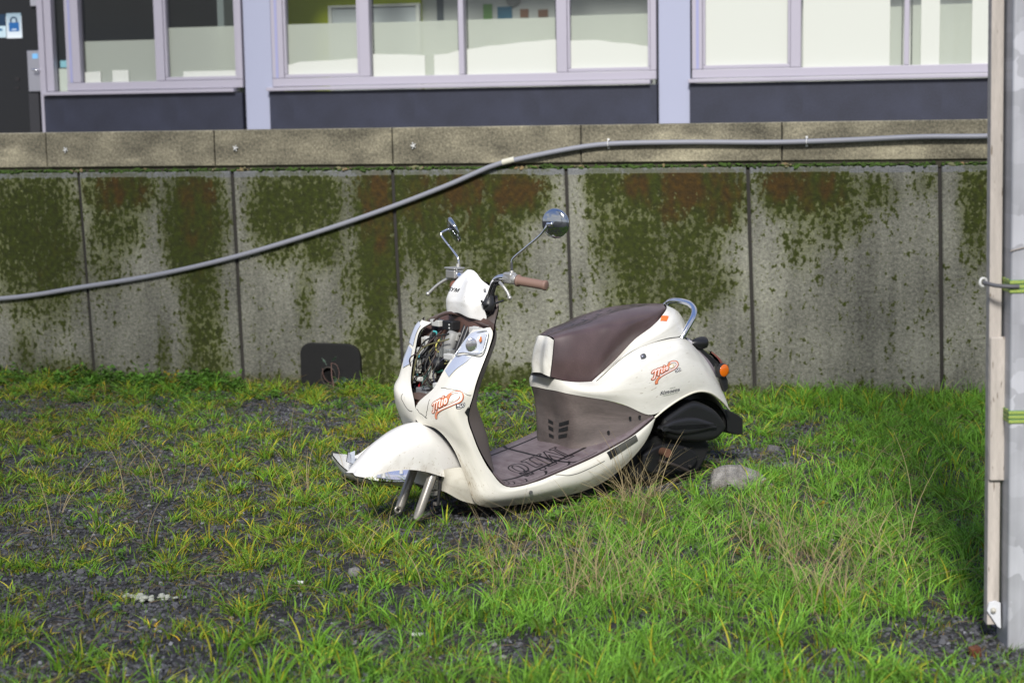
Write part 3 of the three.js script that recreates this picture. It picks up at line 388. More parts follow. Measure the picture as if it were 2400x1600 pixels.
// panel seams, laid on the nearest place of the sheet
function seam(net, pts, parent, r = 0.0014) { const f = surface(net), cand = []; for (let i = 0; i <= 150; i++) for (let j = 0; j <= 60; j++) cand.push(f(i / 150, j / 60)); const c = new THREE.CatmullRomCurve3(pts.map(V)), on = []; for (let k = 0; k <= 14; k++) { const q = c.getPoint(k / 14); let b = null, bd = 9; for (const p of cand) { const e = (p[0] - q.x) ** 2 + (p[1] - q.y) ** 2 + (p[2] - q.z) ** 2; if (e < bd) { bd = e; b = p; } } on.push(b); } const soft = on.map((p, i) => [0, 1, 2].map((q) => (on[Math.max(0, i - 1)][q] + 2 * p[q] + on[Math.min(14, i + 1)][q]) / 4)); part('seam', tube(soft, r, 40, 6), M(C(0.10, 0.095, 0.085), 0.7), parent); }
seam(skirtNet, [[-0.043, 0.476, -0.09], [-0.036, 0.429, -0.08], [-0.035, 0.39, -0.06]], shieldNear); seam(skirtNet, [[-0.088, 0.503, -0.12], [-0.106, 0.499, -0.18], [-0.141, 0.485, -0.22]], shieldNear); seam(skirtNet, [[-0.038, 0.423, -0.01], [-0.042, 0.405, -0.04], [-0.036, 0.389, -0.07]], shieldNear);
seam(mirrored(skirtNet), [flip([-0.038, 0.477, -0.09]), flip([-0.033, 0.446, -0.09]), flip([-0.038, 0.417, -0.06]), flip([-0.042, 0.408, -0.02])], shieldNear); seam(skirtNet, [[-0.507, 0.15, -0.224], [-0.593, 0.139, -0.23], [-0.749, 0.173, -0.228]], shieldNear);
// inner belly panel under the front
const bellyNet = [[[-0.095, 0.208, -0.11], [-0.1, 0.164, -0.112], [-0.103, 0.122, -0.1]], [[-0.129, 0.218, -0.15], [-0.133, 0.154, -0.15], [-0.149, 0.09, -0.125]], [[-0.165, 0.207, -0.165], [-0.175, 0.14, -0.165], [-0.193, 0.073, -0.14]], [[-0.201, 0.189, -0.18], [-0.209, 0.129, -0.185], [-0.233, 0.062, -0.15]]];
const bellyC = [[[-0.146, 0.176, 0], [-0.141, 0.144, 0], [-0.133, 0.109, 0]], ...bellyNet];
both('belly_panel', bellyC, M(C(0.72, 0.68, 0.58), 0.5, { map: dirtT }), { nu: 20, nv: 12, th: 0.003 });

// brown inner leg shield behind, dash part above
const innerNet = [
  [[-0.355, 0.798, 0], [-0.352, 0.81, -0.05], [-0.357, 0.816, -0.07], [-0.369, 0.815, -0.075]],
  [[-0.342, 0.752, 0], [-0.337, 0.761, -0.075], [-0.346, 0.769, -0.095], [-0.354, 0.775, -0.1]],
  [[-0.33, 0.716, 0.02], [-0.29, 0.724, -0.12], [-0.283, 0.724, -0.17], [-0.261, 0.723, -0.2]],
  [[-0.296, 0.658, 0.02], [-0.269, 0.665, -0.14], [-0.264, 0.671, -0.2], [-0.242, 0.686, -0.22]],
  [[-0.246, 0.584, 0.02], [-0.212, 0.59, -0.16], [-0.228, 0.593, -0.2], [-0.203, 0.62, -0.228]],
  [[-0.216, 0.507, 0.02], [-0.186, 0.505, -0.14], [-0.193, 0.52, -0.2], [-0.167, 0.553, -0.23]],
  [[-0.204, 0.437, 0.02], [-0.174, 0.452, -0.14], [-0.173, 0.451, -0.2], [-0.147, 0.482, -0.221]],
  [[-0.225, 0.355, 0.02], [-0.205, 0.374, -0.13], [-0.211, 0.38, -0.18], [-0.135, 0.407, -0.207]],
  [[-0.248, 0.28, 0.02], [-0.237, 0.301, -0.12], [-0.241, 0.308, -0.17], [-0.157, 0.334, -0.207]],
  [[-0.266, 0.205, 0.02], [-0.251, 0.236, -0.12], [-0.257, 0.244, -0.165], [-0.188, 0.264, -0.209]],
  [[-0.284, 0.146, 0.02], [-0.248, 0.184, -0.14], [-0.258, 0.194, -0.18], [-0.229, 0.198, -0.213]],
];
both('inner_leg_shield', innerNet, brown, { nu: 60, nv: 16, th: 0.004 });
part('corner_gap', shell([[[-0.117, 0.428, -0.212], [-0.133, 0.448, -0.214]], [[-0.132, 0.408, -0.211], [-0.137, 0.41, -0.212]]].map((r) => r), { nu: 4, nv: 4, th: 0 }), black);

// floor mat
const matEdge = [[[-0.231, 0.204, -0.2], 0.03], [[-0.256, 0.165, -0.214], 0.012], [[-0.294, 0.133, -0.218], 0.0], [[-0.348, 0.128, -0.221], 0], [[-0.416, 0.134, -0.222], 0], [[-0.536, 0.157, -0.223], 0], [[-0.66, 0.183, -0.223], 0], [[-0.756, 0.208, -0.223], 0], [[-0.877, 0.245, -0.221], 0], [[-1.003, 0.301, -0.211], 0]];
const matNet = matEdge.map(([p, k], i) => { const up = 0.02 + (i < 2 ? 0.004 : 0); return [[p[0], p[1], p[2]], [p[0], p[1] + 0.010, p[2] + 0.003], [p[0], p[1] + up - 0.004, p[2] + 0.02], [p[0] - k, p[1] + up, -0.1], [p[0] - k * 1.3, p[1] + up + 0.004, 0], [p[0] - k, p[1] + up, 0.1], [p[0], p[1] + up - 0.004, -p[2] - 0.02], [p[0], p[1] + 0.010, -p[2] - 0.003], [p[0], p[1], -p[2]]]; });
const matT = canvasTex(512, 1024, (g, w, h) => {
  g.fillStyle = '#b9aeb0'; g.fillRect(0, 0, w, h); for (let k = 0; k < 2600; k++) { g.globalAlpha = 0.05; g.fillStyle = rnd() < .5 ? '#fff' : '#3a3030'; g.beginPath(); g.ellipse(rnd() * w, rnd() * h, rr(2, 30), rr(2, 22), 0, 0, 7); g.fill(); } g.globalAlpha = 1;
  const line = (pts, lw0 = 5, lw = lw0 * 1.5) => { g.strokeStyle = '#1d1618'; g.lineWidth = lw; g.lineJoin = 'round'; g.beginPath(); pts.forEach((p, i) => (i ? g.lineTo(p[0] * w, (1 - p[1] * 1.18) * h) : g.moveTo(p[0] * w, (1 - p[1] * 1.18) * h))); g.stroke(); };
  g.fillStyle = '#6a5656'; g.fillRect(0, 0, w * 0.05, h); g.fillRect(w * 0.95, 0, w * 0.05, h);
  line([[.135, 0], [.135, .62]], 6); line([[.865, 0], [.865, .62]], 6);
  for (const s of [0, 1]) { const m = (x) => s ? 1 - x : x; line([[m(.32), .1], [m(.3), .22], [m(.32), .62]], 5); for (const y of [.25, .335, .42, .5]) line([[m(.145), y], [m(.26), y + 0.012]], 6); line([[m(.14), .2], [m(.3), .24]], 4); }
  line([[.14, .53], [.3, .5], [.5, .49], [.7, .5], [.86, .53]], 6); line([[.14, .17], [.32, .19], [.5, .2], [.68, .19], [.86, .17]], 6); line([[.2, .09], [.34, .14], [.42, .1], [.3, .06]], 5); line([[.8, .09], [.66, .14], [.58, .1], [.7, .06]], 5);
  g.save(); g.setTransform(0, 1, 1, 0, w * 0.42, h * 0.33); g.font = 'italic bold 120px serif'; g.strokeStyle = '#1d1618'; g.lineWidth = 4; g.strokeText('Mio', 0, 20); g.lineWidth = 3.5; g.font = 'italic bold 44px serif'; g.strokeText('50', 190, -40); g.restore();
});
const mat = part('floor_mat', shell(matNet, { nu: 70, nv: 48, th: 0.006, ref: [-0.6, -0.3, 0] }), M(C(0.33, 0.30, 0.31), 0.55, { map: matT, bumpMap: matT, bumpScale: 0.003 })); void mat;

// grey brown pillar under the seat
const pillarNet = [
  [[-0.646, 0.426, 0], [-0.643, 0.428, -0.065], [-0.658, 0.426, -0.115], [-0.725, 0.41, -0.165], [-0.864, 0.367, -0.198], [-1.01, 0.303, -0.21]],
  [[-0.662, 0.38, 0], [-0.661, 0.379, -0.062], [-0.677, 0.377, -0.12], [-0.741, 0.369, -0.165], [-0.872, 0.338, -0.198], [-1.01, 0.302, -0.21]],
  [[-0.678, 0.325, 0], [-0.674, 0.323, -0.06], [-0.687, 0.324, -0.125], [-0.756, 0.318, -0.165], [-0.881, 0.307, -0.198], [-1.008, 0.3, -0.21]],
  [[-0.681, 0.261, 0], [-0.677, 0.26, -0.058], [-0.686, 0.262, -0.12], [-0.75, 0.266, -0.165], [-0.863, 0.276, -0.198], [-0.995, 0.295, -0.21]],
  [[-0.682, 0.211, 0], [-0.68, 0.209, -0.056], [-0.685, 0.217, -0.115], [-0.743, 0.232, -0.165], [-0.848, 0.252, -0.198], [-0.971, 0.285, -0.212]],
  [[-0.679, 0.181, 0], [-0.676, 0.177, -0.06], [-0.691, 0.184, -0.12], [-0.751, 0.208, -0.175], [-0.842, 0.225, -0.205], [-0.952, 0.272, -0.214]],
];
const pillar = part('under_seat_panel', shell(whole(pillarNet), { nu: 40, nv: 80, th: 0.004, ref: [-0.9, 0.3, 0] }), brown);
for (const [a, b, c, d] of [
  [[-0.678, 0.306, 0.03], [-0.681, 0.298, 0.002], [-0.681, 0.286, 0.002], [-0.684, 0.292, 0.03]], [[-0.679, 0.281, 0.03], [-0.68, 0.273, 0.002], [-0.68, 0.259, 0.002], [-0.685, 0.265, 0.03]], [[-0.685, 0.25, 0.03], [-0.682, 0.244, 0.002], [-0.682, 0.232, 0.002], [-0.691, 0.237, 0.03]],
  [[-0.677, 0.299, -0.04], [-0.678, 0.318, -0.1], [-0.669, 0.303, -0.1], [-0.674, 0.285, -0.038]], [[-0.674, 0.275, -0.036], [-0.669, 0.294, -0.095], [-0.664, 0.278, -0.094], [-0.671, 0.262, -0.034]], [[-0.672, 0.25, -0.032], [-0.66, 0.265, -0.09], [-0.656, 0.25, -0.085], [-0.672, 0.237, -0.03]],
]) { const flipIt = a[2] > 0.01; part('vent_slot', decal(whole(pillarNet), [a, b, c, d], 0.003, 6), black, pillar); void flipIt; }
for (const p of [[-0.793, 0.27, -0.186], [-0.886, 0.316, -0.204], [-0.93, 0.316, -0.208]]) part('bolt_hole', new THREE.CylinderGeometry(0.0055, 0.0055, 0.004, 14).rotateX(Math.PI / 2).translate(p[0], p[1], p[2] - 0.006), black, pillar);

// rear side cowls
const cowlNet = [
  [[-0.645, 0.472, 0], [-0.647, 0.457, 0], [-0.647, 0.443, 0], [-0.646, 0.428, 0]],
  [[-0.642, 0.474, -0.065], [-0.64, 0.46, -0.07], [-0.64, 0.445, -0.07], [-0.642, 0.43, -0.067]],
  [[-0.662, 0.469, -0.115], [-0.657, 0.456, -0.122], [-0.656, 0.441, -0.122], [-0.657, 0.424, -0.118]],
  [[-0.733, 0.461, -0.125], [-0.713, 0.448, -0.16], [-0.711, 0.43, -0.172], [-0.723, 0.408, -0.167]],
  [[-0.797, 0.466, -0.13], [-0.777, 0.448, -0.175], [-0.779, 0.421, -0.19], [-0.8, 0.39, -0.182]],
  [[-0.864, 0.516, -0.145], [-0.838, 0.473, -0.2], [-0.849, 0.421, -0.212], [-0.875, 0.364, -0.2]],
  [[-0.942, 0.559, -0.148], [-0.921, 0.499, -0.21], [-0.944, 0.412, -0.222], [-0.976, 0.318, -0.212]],
  [[-1.003, 0.579, -0.15], [-0.986, 0.515, -0.212], [-1.02, 0.431, -0.225], [-1.053, 0.329, -0.216]],
  [[-1.086, 0.591, -0.15], [-1.075, 0.529, -0.205], [-1.105, 0.451, -0.22], [-1.138, 0.361, -0.212]],
  [[-1.186, 0.594, -0.135], [-1.177, 0.544, -0.185], [-1.206, 0.465, -0.202], [-1.24, 0.377, -0.198]],
  [[-1.269, 0.57, -0.11], [-1.269, 0.525, -0.15], [-1.293, 0.453, -0.175], [-1.327, 0.361, -0.178]],
  [[-1.344, 0.519, -0.092], [-1.346, 0.477, -0.125], [-1.362, 0.416, -0.15], [-1.398, 0.326, -0.156]],
  [[-1.408, 0.46, -0.085], [-1.411, 0.424, -0.11], [-1.42, 0.371, -0.13], [-1.45, 0.294, -0.135]],
  [[-1.472, 0.366, -0.085], [-1.472, 0.339, -0.1], [-1.477, 0.309, -0.112], [-1.49, 0.266, -0.118]],
];
const [cowl, cowlFar] = both('rear_cowl', cowlNet, paint, { nu: 80, nv: 30, th: 0.004, ref: [-1.0, 0.35, 0] }); void cowlFar;
// raised rim round the wheel arch
part('arch_rim', tube([[-1.009, 0.302, -0.211], [-1.053, 0.329, -0.216], [-1.138, 0.361, -0.212], [-1.24, 0.377, -0.198], [-1.327, 0.361, -0.178], [-1.398, 0.326, -0.156], [-1.45, 0.294, -0.135], [-1.49, 0.266, -0.118]], 0.004, 60, 8), M(C(0.70, 0.66, 0.55), 0.45), cowl);
const lock = [-0.969, 0.541, -0.19]; part('seat_lock', [new THREE.CylinderGeometry(0.013, 0.014, 0.008, 24).rotateX(Math.PI / 2).translate(lock[0], lock[1], lock[2] - 0.001), new THREE.CylinderGeometry(0.007, 0.007, 0.004, 16).rotateX(Math.PI / 2).translate(lock[0], lock[1], lock[2] - 0.006)], M(C(0.6, 0.6, 0.68), 0.25, { metalness: 0.9 }), cowl);

// tail hump behind the seat
const humpHalf = [
  [[-0.763, 0.456, -0.126], [-0.77, 0.454, -0.13], [-0.779, 0.46, -0.134]],
  [[-0.874, 0.526, -0.128], [-0.876, 0.53, -0.15], [-0.905, 0.544, -0.152]],
  [[-0.984, 0.599, -0.122], [-0.98, 0.586, -0.15], [-0.997, 0.576, -0.155]],
  [[-1.098, 0.65, -0.112], [-1.097, 0.625, -0.15], [-1.117, 0.595, -0.155]],
  [[-1.166, 0.686, -0.09], [-1.177, 0.651, -0.125], [-1.206, 0.594, -0.135]],
  [[-1.215, 0.701, -0.05], [-1.253, 0.666, -0.075], [-1.289, 0.602, -0.085]],
  [[-1.243, 0.708, 0], [-1.311, 0.672, 0], [-1.357, 0.602, 0]],
];
const hump = part('tail_hump', shell([...humpHalf, ...humpHalf.slice(0, -1).reverse().map((r) => r.map(flip))], { nu: 90, nv: 16, th: 0.004, ref: [-1.05, 0.5, 0] }), paint);
part('sticker', decal(humpHalf, [[-1.144, 0.679, -0.1], [-1.175, 0.672, -0.105], [-1.148, 0.65, -0.12], [-1.124, 0.66, -0.115]], 0.003, 5), M(C(0.85, 0.16, 0.03), 0.6), hump);
part('hump_floor', slab([[-0.896, 0.434, 0], [-1.116, 0.543, 0], [-1.32, 0.567, 0], [-1.47, 0.457, 0], [-1.249, 0.331, 0], [-0.939, 0.357, 0]], -0.08, 0.08, 0.004), black);

// seat
const seatNet = [
  [[-0.65, 0.635, 0], [-0.643, 0.635, -0.03], [-0.645, 0.622, -0.054], [-0.629, 0.551, -0.062], [-0.621, 0.486, -0.058]],
  [[-0.731, 0.652, 0], [-0.72, 0.651, -0.045], [-0.718, 0.638, -0.082], [-0.7, 0.548, -0.098], [-0.695, 0.461, -0.086]],
  [[-0.823, 0.672, 0], [-0.81, 0.669, -0.058], [-0.808, 0.648, -0.107], [-0.786, 0.549, -0.122], [-0.77, 0.454, -0.115]],
  [[-0.911, 0.693, 0], [-0.895, 0.689, -0.068], [-0.885, 0.665, -0.126], [-0.867, 0.592, -0.137], [-0.859, 0.516, -0.127]],
  [[-1.019, 0.711, 0], [-1.002, 0.708, -0.066], [-0.991, 0.68, -0.12], [-0.977, 0.639, -0.128], [-0.969, 0.589, -0.122]],
  [[-1.14, 0.715, 0], [-1.123, 0.713, -0.05], [-1.105, 0.695, -0.096], [-1.105, 0.674, -0.106], [-1.098, 0.648, -0.112]],
  [[-1.236, 0.711, 0], [-1.218, 0.711, -0.028], [-1.204, 0.705, -0.052], [-1.201, 0.703, -0.06], [-1.202, 0.698, -0.062]],
];
const seat = part('seat', shell(whole(seatNet), { nu: 60, nv: 80, th: 0.01, ref: [-0.9, 0.5, 0] }), seatM);
part('seat_seam', tube([[-0.644, 0.623, -0.056], [-0.628, 0.552, -0.064], [-0.62, 0.487, -0.06]], 0.002, 16, 6), M(C(0.03, 0.02, 0.02), 0.7), seat);
const noseNet = [[[-0.64, 0.634, 0], [-0.637, 0.634, -0.03], [-0.642, 0.623, -0.055]], [[-0.625, 0.593, 0], [-0.618, 0.59, -0.036], [-0.634, 0.561, -0.062]], [[-0.616, 0.54, 0], [-0.608, 0.536, -0.037], [-0.625, 0.516, -0.061]], [[-0.617, 0.495, 0], [-0.61, 0.493, -0.033], [-0.62, 0.485, -0.059]]];
part('seat_nose', shell(whole(noseNet), { nu: 20, nv: 30, th: 0.008, ref: [-0.9, 0.55, 0] }), paint, seat);
part('seat_base', slab([[-0.608, 0.481, 0], [-0.686, 0.46, 0], [-0.832, 0.431, 0], [-0.854, 0.459, 0], [-0.666, 0.511, 0]], -0.056, 0.056, 0.004), black);

// chrome grab rail with its mounts
const rail = [[-1.233, 0.575, -0.11], [-1.251, 0.599, -0.112], [-1.279, 0.633, -0.112], [-1.307, 0.664, -0.106], [-1.326, 0.688, -0.088], [-1.328, 0.706, -0.06], [-1.325, 0.713, -0.02]];
part('grab_rail', tube([...rail, ...rail.map(flip).reverse()], 0.0125, 90, 14), chrome);
part('rail_mount', lathe([[0, 0], [0.013, 0], [0.013, 1], [0, 1]], [-1.224, 0.564, -0.11], [-1.237, 0.578, -0.11]), blackR);
part('rail_mount', lathe([[0, 0], [0.013, 0], [0.013, 1], [0, 1]], flip([-1.224, 0.564, -0.11]), flip([-1.237, 0.578, -0.11])), blackR);
part('mount_hook', new THREE.TorusGeometry(0.009, 0.003, 8, 20).translate(...[-1.206, 0.572, -0.125]), blackR);
part('light_stem', rod([-1.291, 0.564, -0.07], [-1.335, 0.545, -0.07], 0.014, 0.012), M(C(0.6, 0.57, 0.6), 0.4));
part('light_housing', lathe([[0, 0], [0.013, 0.02], [0.022, 0.4], [0.026, 0.75], [0.024, 0.95], [0.018, 1], [0, 1]], [-1.321, 0.547, -0.075], [-1.399, 0.546, -0.075]), M(C(0.012, 0.012, 0.013), 0.32));
// tail lamp and rear reflector
const tailLamp = part('tail_lamp', shell(whole([[[-1.447, 0.512, 0], [-1.408, 0.514, -0.04], [-1.371, 0.512, -0.07]], [[-1.501, 0.484, 0], [-1.45, 0.486, -0.045], [-1.397, 0.478, -0.082]], [[-1.539, 0.453, 0], [-1.485, 0.455, -0.045], [-1.424, 0.444, -0.083]], [[-1.561, 0.424, 0], [-1.509, 0.427, -0.04], [-1.448, 0.416, -0.078]]]), { nu: 20, nv: 30, th: 0.006, ref: [-1.3, 0.4, 0] }), chrome);
part('red_lens', shell(whole([[[-1.497, 0.489, 0], [-1.464, 0.492, -0.03]], [[-1.537, 0.459, 0], [-1.498, 0.463, -0.034]], [[-1.563, 0.428, 0], [-1.525, 0.431, -0.03]]].map((r) => r.map((p) => [p[0] - 0.006, p[1] + 0.003, p[2]]))), { nu: 16, nv: 16, th: 0.006 }), M(C(0.35, 0.004, 0.012), 0.15, { clearcoat: 1 }), tailLamp);
part('tail_panel', shell([[[-1.344, 0.523, -0.085], [-1.385, 0.506, -0.075]], [[-1.399, 0.464, -0.09], [-1.429, 0.45, -0.085]], [[-1.441, 0.408, -0.09], [-1.46, 0.398, -0.085]]], { nu: 16, nv: 6, th: 0.004 }), M(C(0.20, 0.17, 0.19), 0.5));
part('reflector_bracket', [slab([[-1.411, 0.465, -0.11], [-1.434, 0.46, -0.11], [-1.474, 0.389, -0.11], [-1.474, 0.358, -0.11], [-1.46, 0.342, -0.11], [-1.446, 0.375, -0.11], [-1.418, 0.427, -0.11]], -0.128, -0.114, 0.002), slab([[-1.441, 0.396, -0.11], [-1.474, 0.396, -0.11], [-1.488, 0.353, -0.11], [-1.474, 0.36, -0.11], [-1.472, 0.342, -0.11], [-1.458, 0.346, -0.11]], -0.113, -0.105, 0.002)], black);
const rc = [-1.439, 0.435, -0.14]; const refl = part('reflector_rim', new THREE.CylinderGeometry(0.0285, 0.026, 0.016, 32).rotateX(Math.PI / 2).scale(1, 1.02, 1).translate(rc[0], rc[1], rc[2] + 0.004), black);
part('amber_reflector', new THREE.SphereGeometry(0.025, 28, 12, 0, Math.PI * 2, 0, Math.PI / 2).scale(1, 0.25, 1).rotateX(-Math.PI / 2).scale(1, 1.02, 1).translate(rc[0], rc[1], rc[2] - 0.003), M(C(0.62, 0.13, 0.005), 0.18, { clearcoat: 1 }), refl);
// inner rear fender and mud flap
part('mud_flap', slab([[-1.492, 0.254, -0.03], [-1.52, 0.258, -0.03], [-1.578, 0.23, -0.03], [-1.609, 0.208, -0.03], [-1.609, 0.142, -0.03], [-1.568, 0.147, -0.03], [-1.525, 0.163, -0.03], [-1.499, 0.204, -0.03]], -0.075, 0.075, 0.004), M(C(0.008, 0.008, 0.008), 0.6));
part('inner_fender', shell(joined([[[-1.117, 0.293, -0.1]], [[-1.218, 0.347, -0.1]], [[-1.32, 0.361, -0.1]], [[-1.422, 0.331, -0.09]], [[-1.49, 0.27, -0.08]], [[-1.511, 0.213, -0.07]]].map((r) => [r[0].map((v, i) => i === 1 ? v + 0.012 : v * 0.2 + (i === 0 ? v * 0.8 : 0)), r[0], [r[0][0], r[0][1] - 0.03, r[0][2] - 0.015]])), { nu: 40, nv: 16, th: 0.004, ref: [-1.35, 0.15, 0] }), black);
// airbox, engine and kick starter
const airbox = [[-1.084, 0.287, -0.13], [-1.139, 0.311, -0.13], [-1.236, 0.338, -0.13], [-1.327, 0.307, -0.13], [-1.383, 0.266, -0.13], [-1.418, 0.213, -0.13], [-1.389, 0.18, -0.13], [-1.338, 0.165, -0.13], [-1.206, 0.178, -0.13], [-1.09, 0.215, -0.13]];
part('airbox', slab(rounded(airbox, 60), -0.185, -0.06, 0.024, 5), M(C(0.011, 0.011, 0.012), 0.45));
part('airbox_lid', slab(rounded([[-1.049, 0.251, -0.19], [-1.115, 0.276, -0.19], [-1.227, 0.275, -0.19], [-1.325, 0.243, -0.19], [-1.352, 0.227, -0.19], [-1.283, 0.213, -0.19], [-1.148, 0.216, -0.19]], 50), -0.2, -0.17, 0.014, 4), M(C(0.015, 0.015, 0.017), 0.42));
const engine = part('engine_case', slab(rounded([[-0.983, 0.17, -0.1], [-1.094, 0.207, -0.1], [-1.251, 0.179, -0.1], [-1.366, 0.147, -0.1], [-1.342, 0.071, -0.1], [-1.273, 0.025, -0.1], [-1.159, 0.023, -0.1], [-1.026, 0.037, -0.1], [-0.939, 0.083, -0.1]], 60), -0.13, 0.13, 0.014, 4), grime);
part('belt_cover', slab(rounded([[-0.993, 0.149, -0.14], [-1.092, 0.179, -0.14], [-1.215, 0.155, -0.14], [-1.283, 0.109, -0.14], [-1.242, 0.059, -0.14], [-1.124, 0.055, -0.14], [-1.014, 0.08, -0.14]], 50), -0.16, -0.131, 0.01, 4), M(C(0.006, 0.006, 0.007), 0.55), engine);
for (const [p, r] of [[[-1.01, 0.133, -0.16], .006], [[-1.099, 0.167, -0.16], .006], [[-1.21, 0.146, -0.16], .006], [[-1.233, 0.074, -0.16], .006], [[-1.063, 0.077, -0.16], .006]]) part('case_bolt', new THREE.CylinderGeometry(r, r, 0.012, 6).rotateX(Math.PI / 2).translate(p[0], p[1], -0.162), M(C(0.06, 0.055, 0.05), 0.5, { metalness: 0.5 }), engine);
part('kick_shaft', rod([-1.09, 0.151, -0.16], [-1.077, 0.154, -0.21], 0.017, 0.017), rusty);
part('kick_lever', tube([[-1.065, 0.119, -0.17], [-1.114, 0.102, -0.19], [-1.17, 0.077, -0.19], [-1.219, 0.054, -0.185]], 0.007, 24, 10), M(C(0.05, 0.04, 0.035), 0.55, { metalness: 0.4 }));
part('breather_hose', tube([[-1.333, 0.16, -0.1], [-1.329, 0.122, -0.1], [-1.335, 0.086, -0.1], [-1.354, 0.077, -0.1], [-1.368, 0.106, -0.1], [-1.368, 0.155, -0.1]], 0.009, 40, 10), blackR);
part('shock_absorber', tube([[-1.306, 0.333, -0.07], [-1.292, 0.283, -0.07], [-1.278, 0.215, -0.07]], 0.02, 12, 12), grime);
part('frame_tube', tube([[-0.411, 0.076, -0.06], [-0.687, 0.071, -0.07], [-0.934, 0.123, -0.08], [-1.089, 0.188, -0.08]], 0.018, 30, 10), grime);
part('frame_tube', tube([flip([-0.411, 0.076, -0.06]), flip([-0.687, 0.071, -0.07]), flip([-0.934, 0.123, -0.08]), flip([-1.089, 0.188, -0.08])], 0.018, 30, 10), grime);

// headset cover and handlebar
const coverNet = [
  [[-0.3, 0.91, 0], [-0.301, 0.908, -0.02], [-0.305, 0.899, -0.035]],
  [[-0.28, 0.886, 0], [-0.282, 0.885, -0.04], [-0.31, 0.875, -0.06]],
  [[-0.258, 0.85, 0], [-0.258, 0.851, -0.058], [-0.328, 0.846, -0.088]],
  [[-0.238, 0.807, 0], [-0.24, 0.806, -0.068], [-0.299, 0.815, -0.098]],
  [[-0.236, 0.785, 0], [-0.24, 0.778, -0.072], [-0.28, 0.793, -0.105]],
  [[-0.239, 0.758, 0], [-0.245, 0.745, -0.072], [-0.294, 0.746, -0.108]],
  [[-0.242, 0.757, 0], [-0.25, 0.741, -0.07], [-0.289, 0.73, -0.104]],
];
const cover = part('headset_cover', shell(whole(coverNet), { nu: 40, nv: 40, th: 0.003, ref: [-0.4, 0.8, 0] }), paintW);
part('lettering', (() => { // maker's letters across the middle of the cover
  const f = surface(whole(coverNet)), pos = [], uv = [], ix = [], n = 12; for (let i = 0; i <= n; i++) for (let j = 0; j <= n; j++) { const u = 0.345 + 0.075 * i / n, v = 0.375 + (j / n - 0.5) * 0.36; const e = 1e-3, p = V(f(u, v)), nn = V(f(u + e, v)).sub(p).cross(V(f(u, v + e)).sub(p)).normalize(); if (nn.x < 0) nn.negate(); p.addScaledVector(nn, 0.0015); pos.push(p.x, p.y, p.z); uv.push(j / n, 1 - i / n); }
  for (let i = 0; i < n; i++) for (let j = 0; j < n; j++) { const q = i * (n + 1) + j; ix.push(q, q + n + 1, q + 1, q + 1, q + n + 1, q + n + 2); }
  const g = new THREE.BufferGeometry(); g.setAttribute('position', new THREE.Float32BufferAttribute(pos, 3)); g.setAttribute('uv', new THREE.Float32BufferAttribute(uv, 2)); g.setIndex(ix); g.computeVertexNormals(); return g;
})(), M(C(1, 1, 1), 0.5, { transparent: true, map: canvasTex(256, 96, (g, w, h) => { g.clearRect(0, 0, w, h); g.fillStyle = '#26282c'; g.font = 'italic bold 84px sans-serif'; g.textAlign = 'center'; g.fillText('SYM', w / 2, 78); }) }), cover);
part('cover_screw', new THREE.SphereGeometry(0.005, 12, 8).translate(...[-0.298, 0.843, -0.094]), M(C(0.3, 0.3, 0.3), 0.4, { metalness: 0.6 }), cover);
part('neck', lathe([[0, 0], [0.06, 0], [0.05, 0.3], [0.045, 1], [0, 1]], [[-0.273, 0.678, 0][0] - 0.05, [-0.273, 0.678, 0][1], 0], [[-0.305, 0.802, 0][0] - 0.05, [-0.305, 0.802, 0][1], 0]), black);
part('rear_headset', shell(whole([[[-0.374, 0.86, 0], [-0.351, 0.857, -0.05], [-0.336, 0.85, -0.085]], [[-0.392, 0.811, 0], [-0.368, 0.817, -0.06], [-0.346, 0.806, -0.09]], [[-0.391, 0.763, 0], [-0.367, 0.767, -0.06], [-0.346, 0.762, -0.095]], [[-0.37, 0.717, 0], [-0.347, 0.717, -0.06], [-0.318, 0.72, -0.1]]]), { nu: 16, nv: 24, th: 0.004 }), brownDk);
const bar = part('handlebar', tube([[-0.324, 0.818, -0.02], [-0.33, 0.82, -0.06], [-0.337, 0.847, -0.085], [-0.333, 0.874, -0.11], [-0.335, 0.888, -0.14], [-0.34, 0.89, -0.175], [-0.347, 0.882, -0.235], [-0.39, 0.87, -0.33]], 0.0125, 60, 14), chrome);
part('grip', lathe([[0, 0], [0.021, 0], [0.0225, 0.06], [0.017, 0.1], [0.0165, 0.88], [0.0185, 0.9], [0.0185, 0.97], [0.014, 1], [0, 1]], [-0.345, 0.883, -0.23], [-0.391, 0.869, -0.345]), gripM, bar);
const perch = part('lever_perch', [box(-.016, .016, -.02, .02, -.025, .025, .008).translate(...[-0.342, 0.89, -0.19]), lathe([[0, 0], [.019, 0], [.019, 1], [0, 1]], [-0.34, 0.89, -0.17], [-0.349, 0.884, -0.225]), rod([-0.343, 0.898, -0.2], [-0.345, 0.916, -0.2], .010, .008)], cast, bar); void perch;
part('brake_lever', tube([[-0.354, 0.873, -0.16], [-0.353, 0.862, -0.18], [-0.357, 0.841, -0.2], [-0.357, 0.821, -0.215]].map((p) => [p[0] + 0.035, p[1], p[2]]), 0.006, 24, 10), cast, bar);
part('lever_ball', new THREE.SphereGeometry(0.0085, 12, 10).translate([-0.357, 0.821, -0.215][0] + 0.035, [-0.357, 0.821, -0.215][1], -.215), cast, bar);
const barR = part('handlebar', tube([[-0.352, 0.813, 0.02], flip([-0.33, 0.82, -0.06]), flip([-0.337, 0.847, -0.085]), flip([-0.333, 0.874, -0.11]), flip([-0.335, 0.888, -0.14]), [-0.387, 0.874, 0.19], [-0.411, 0.872, 0.26], [-0.443, 0.87, 0.33]], 0.0125, 60, 14), chrome);
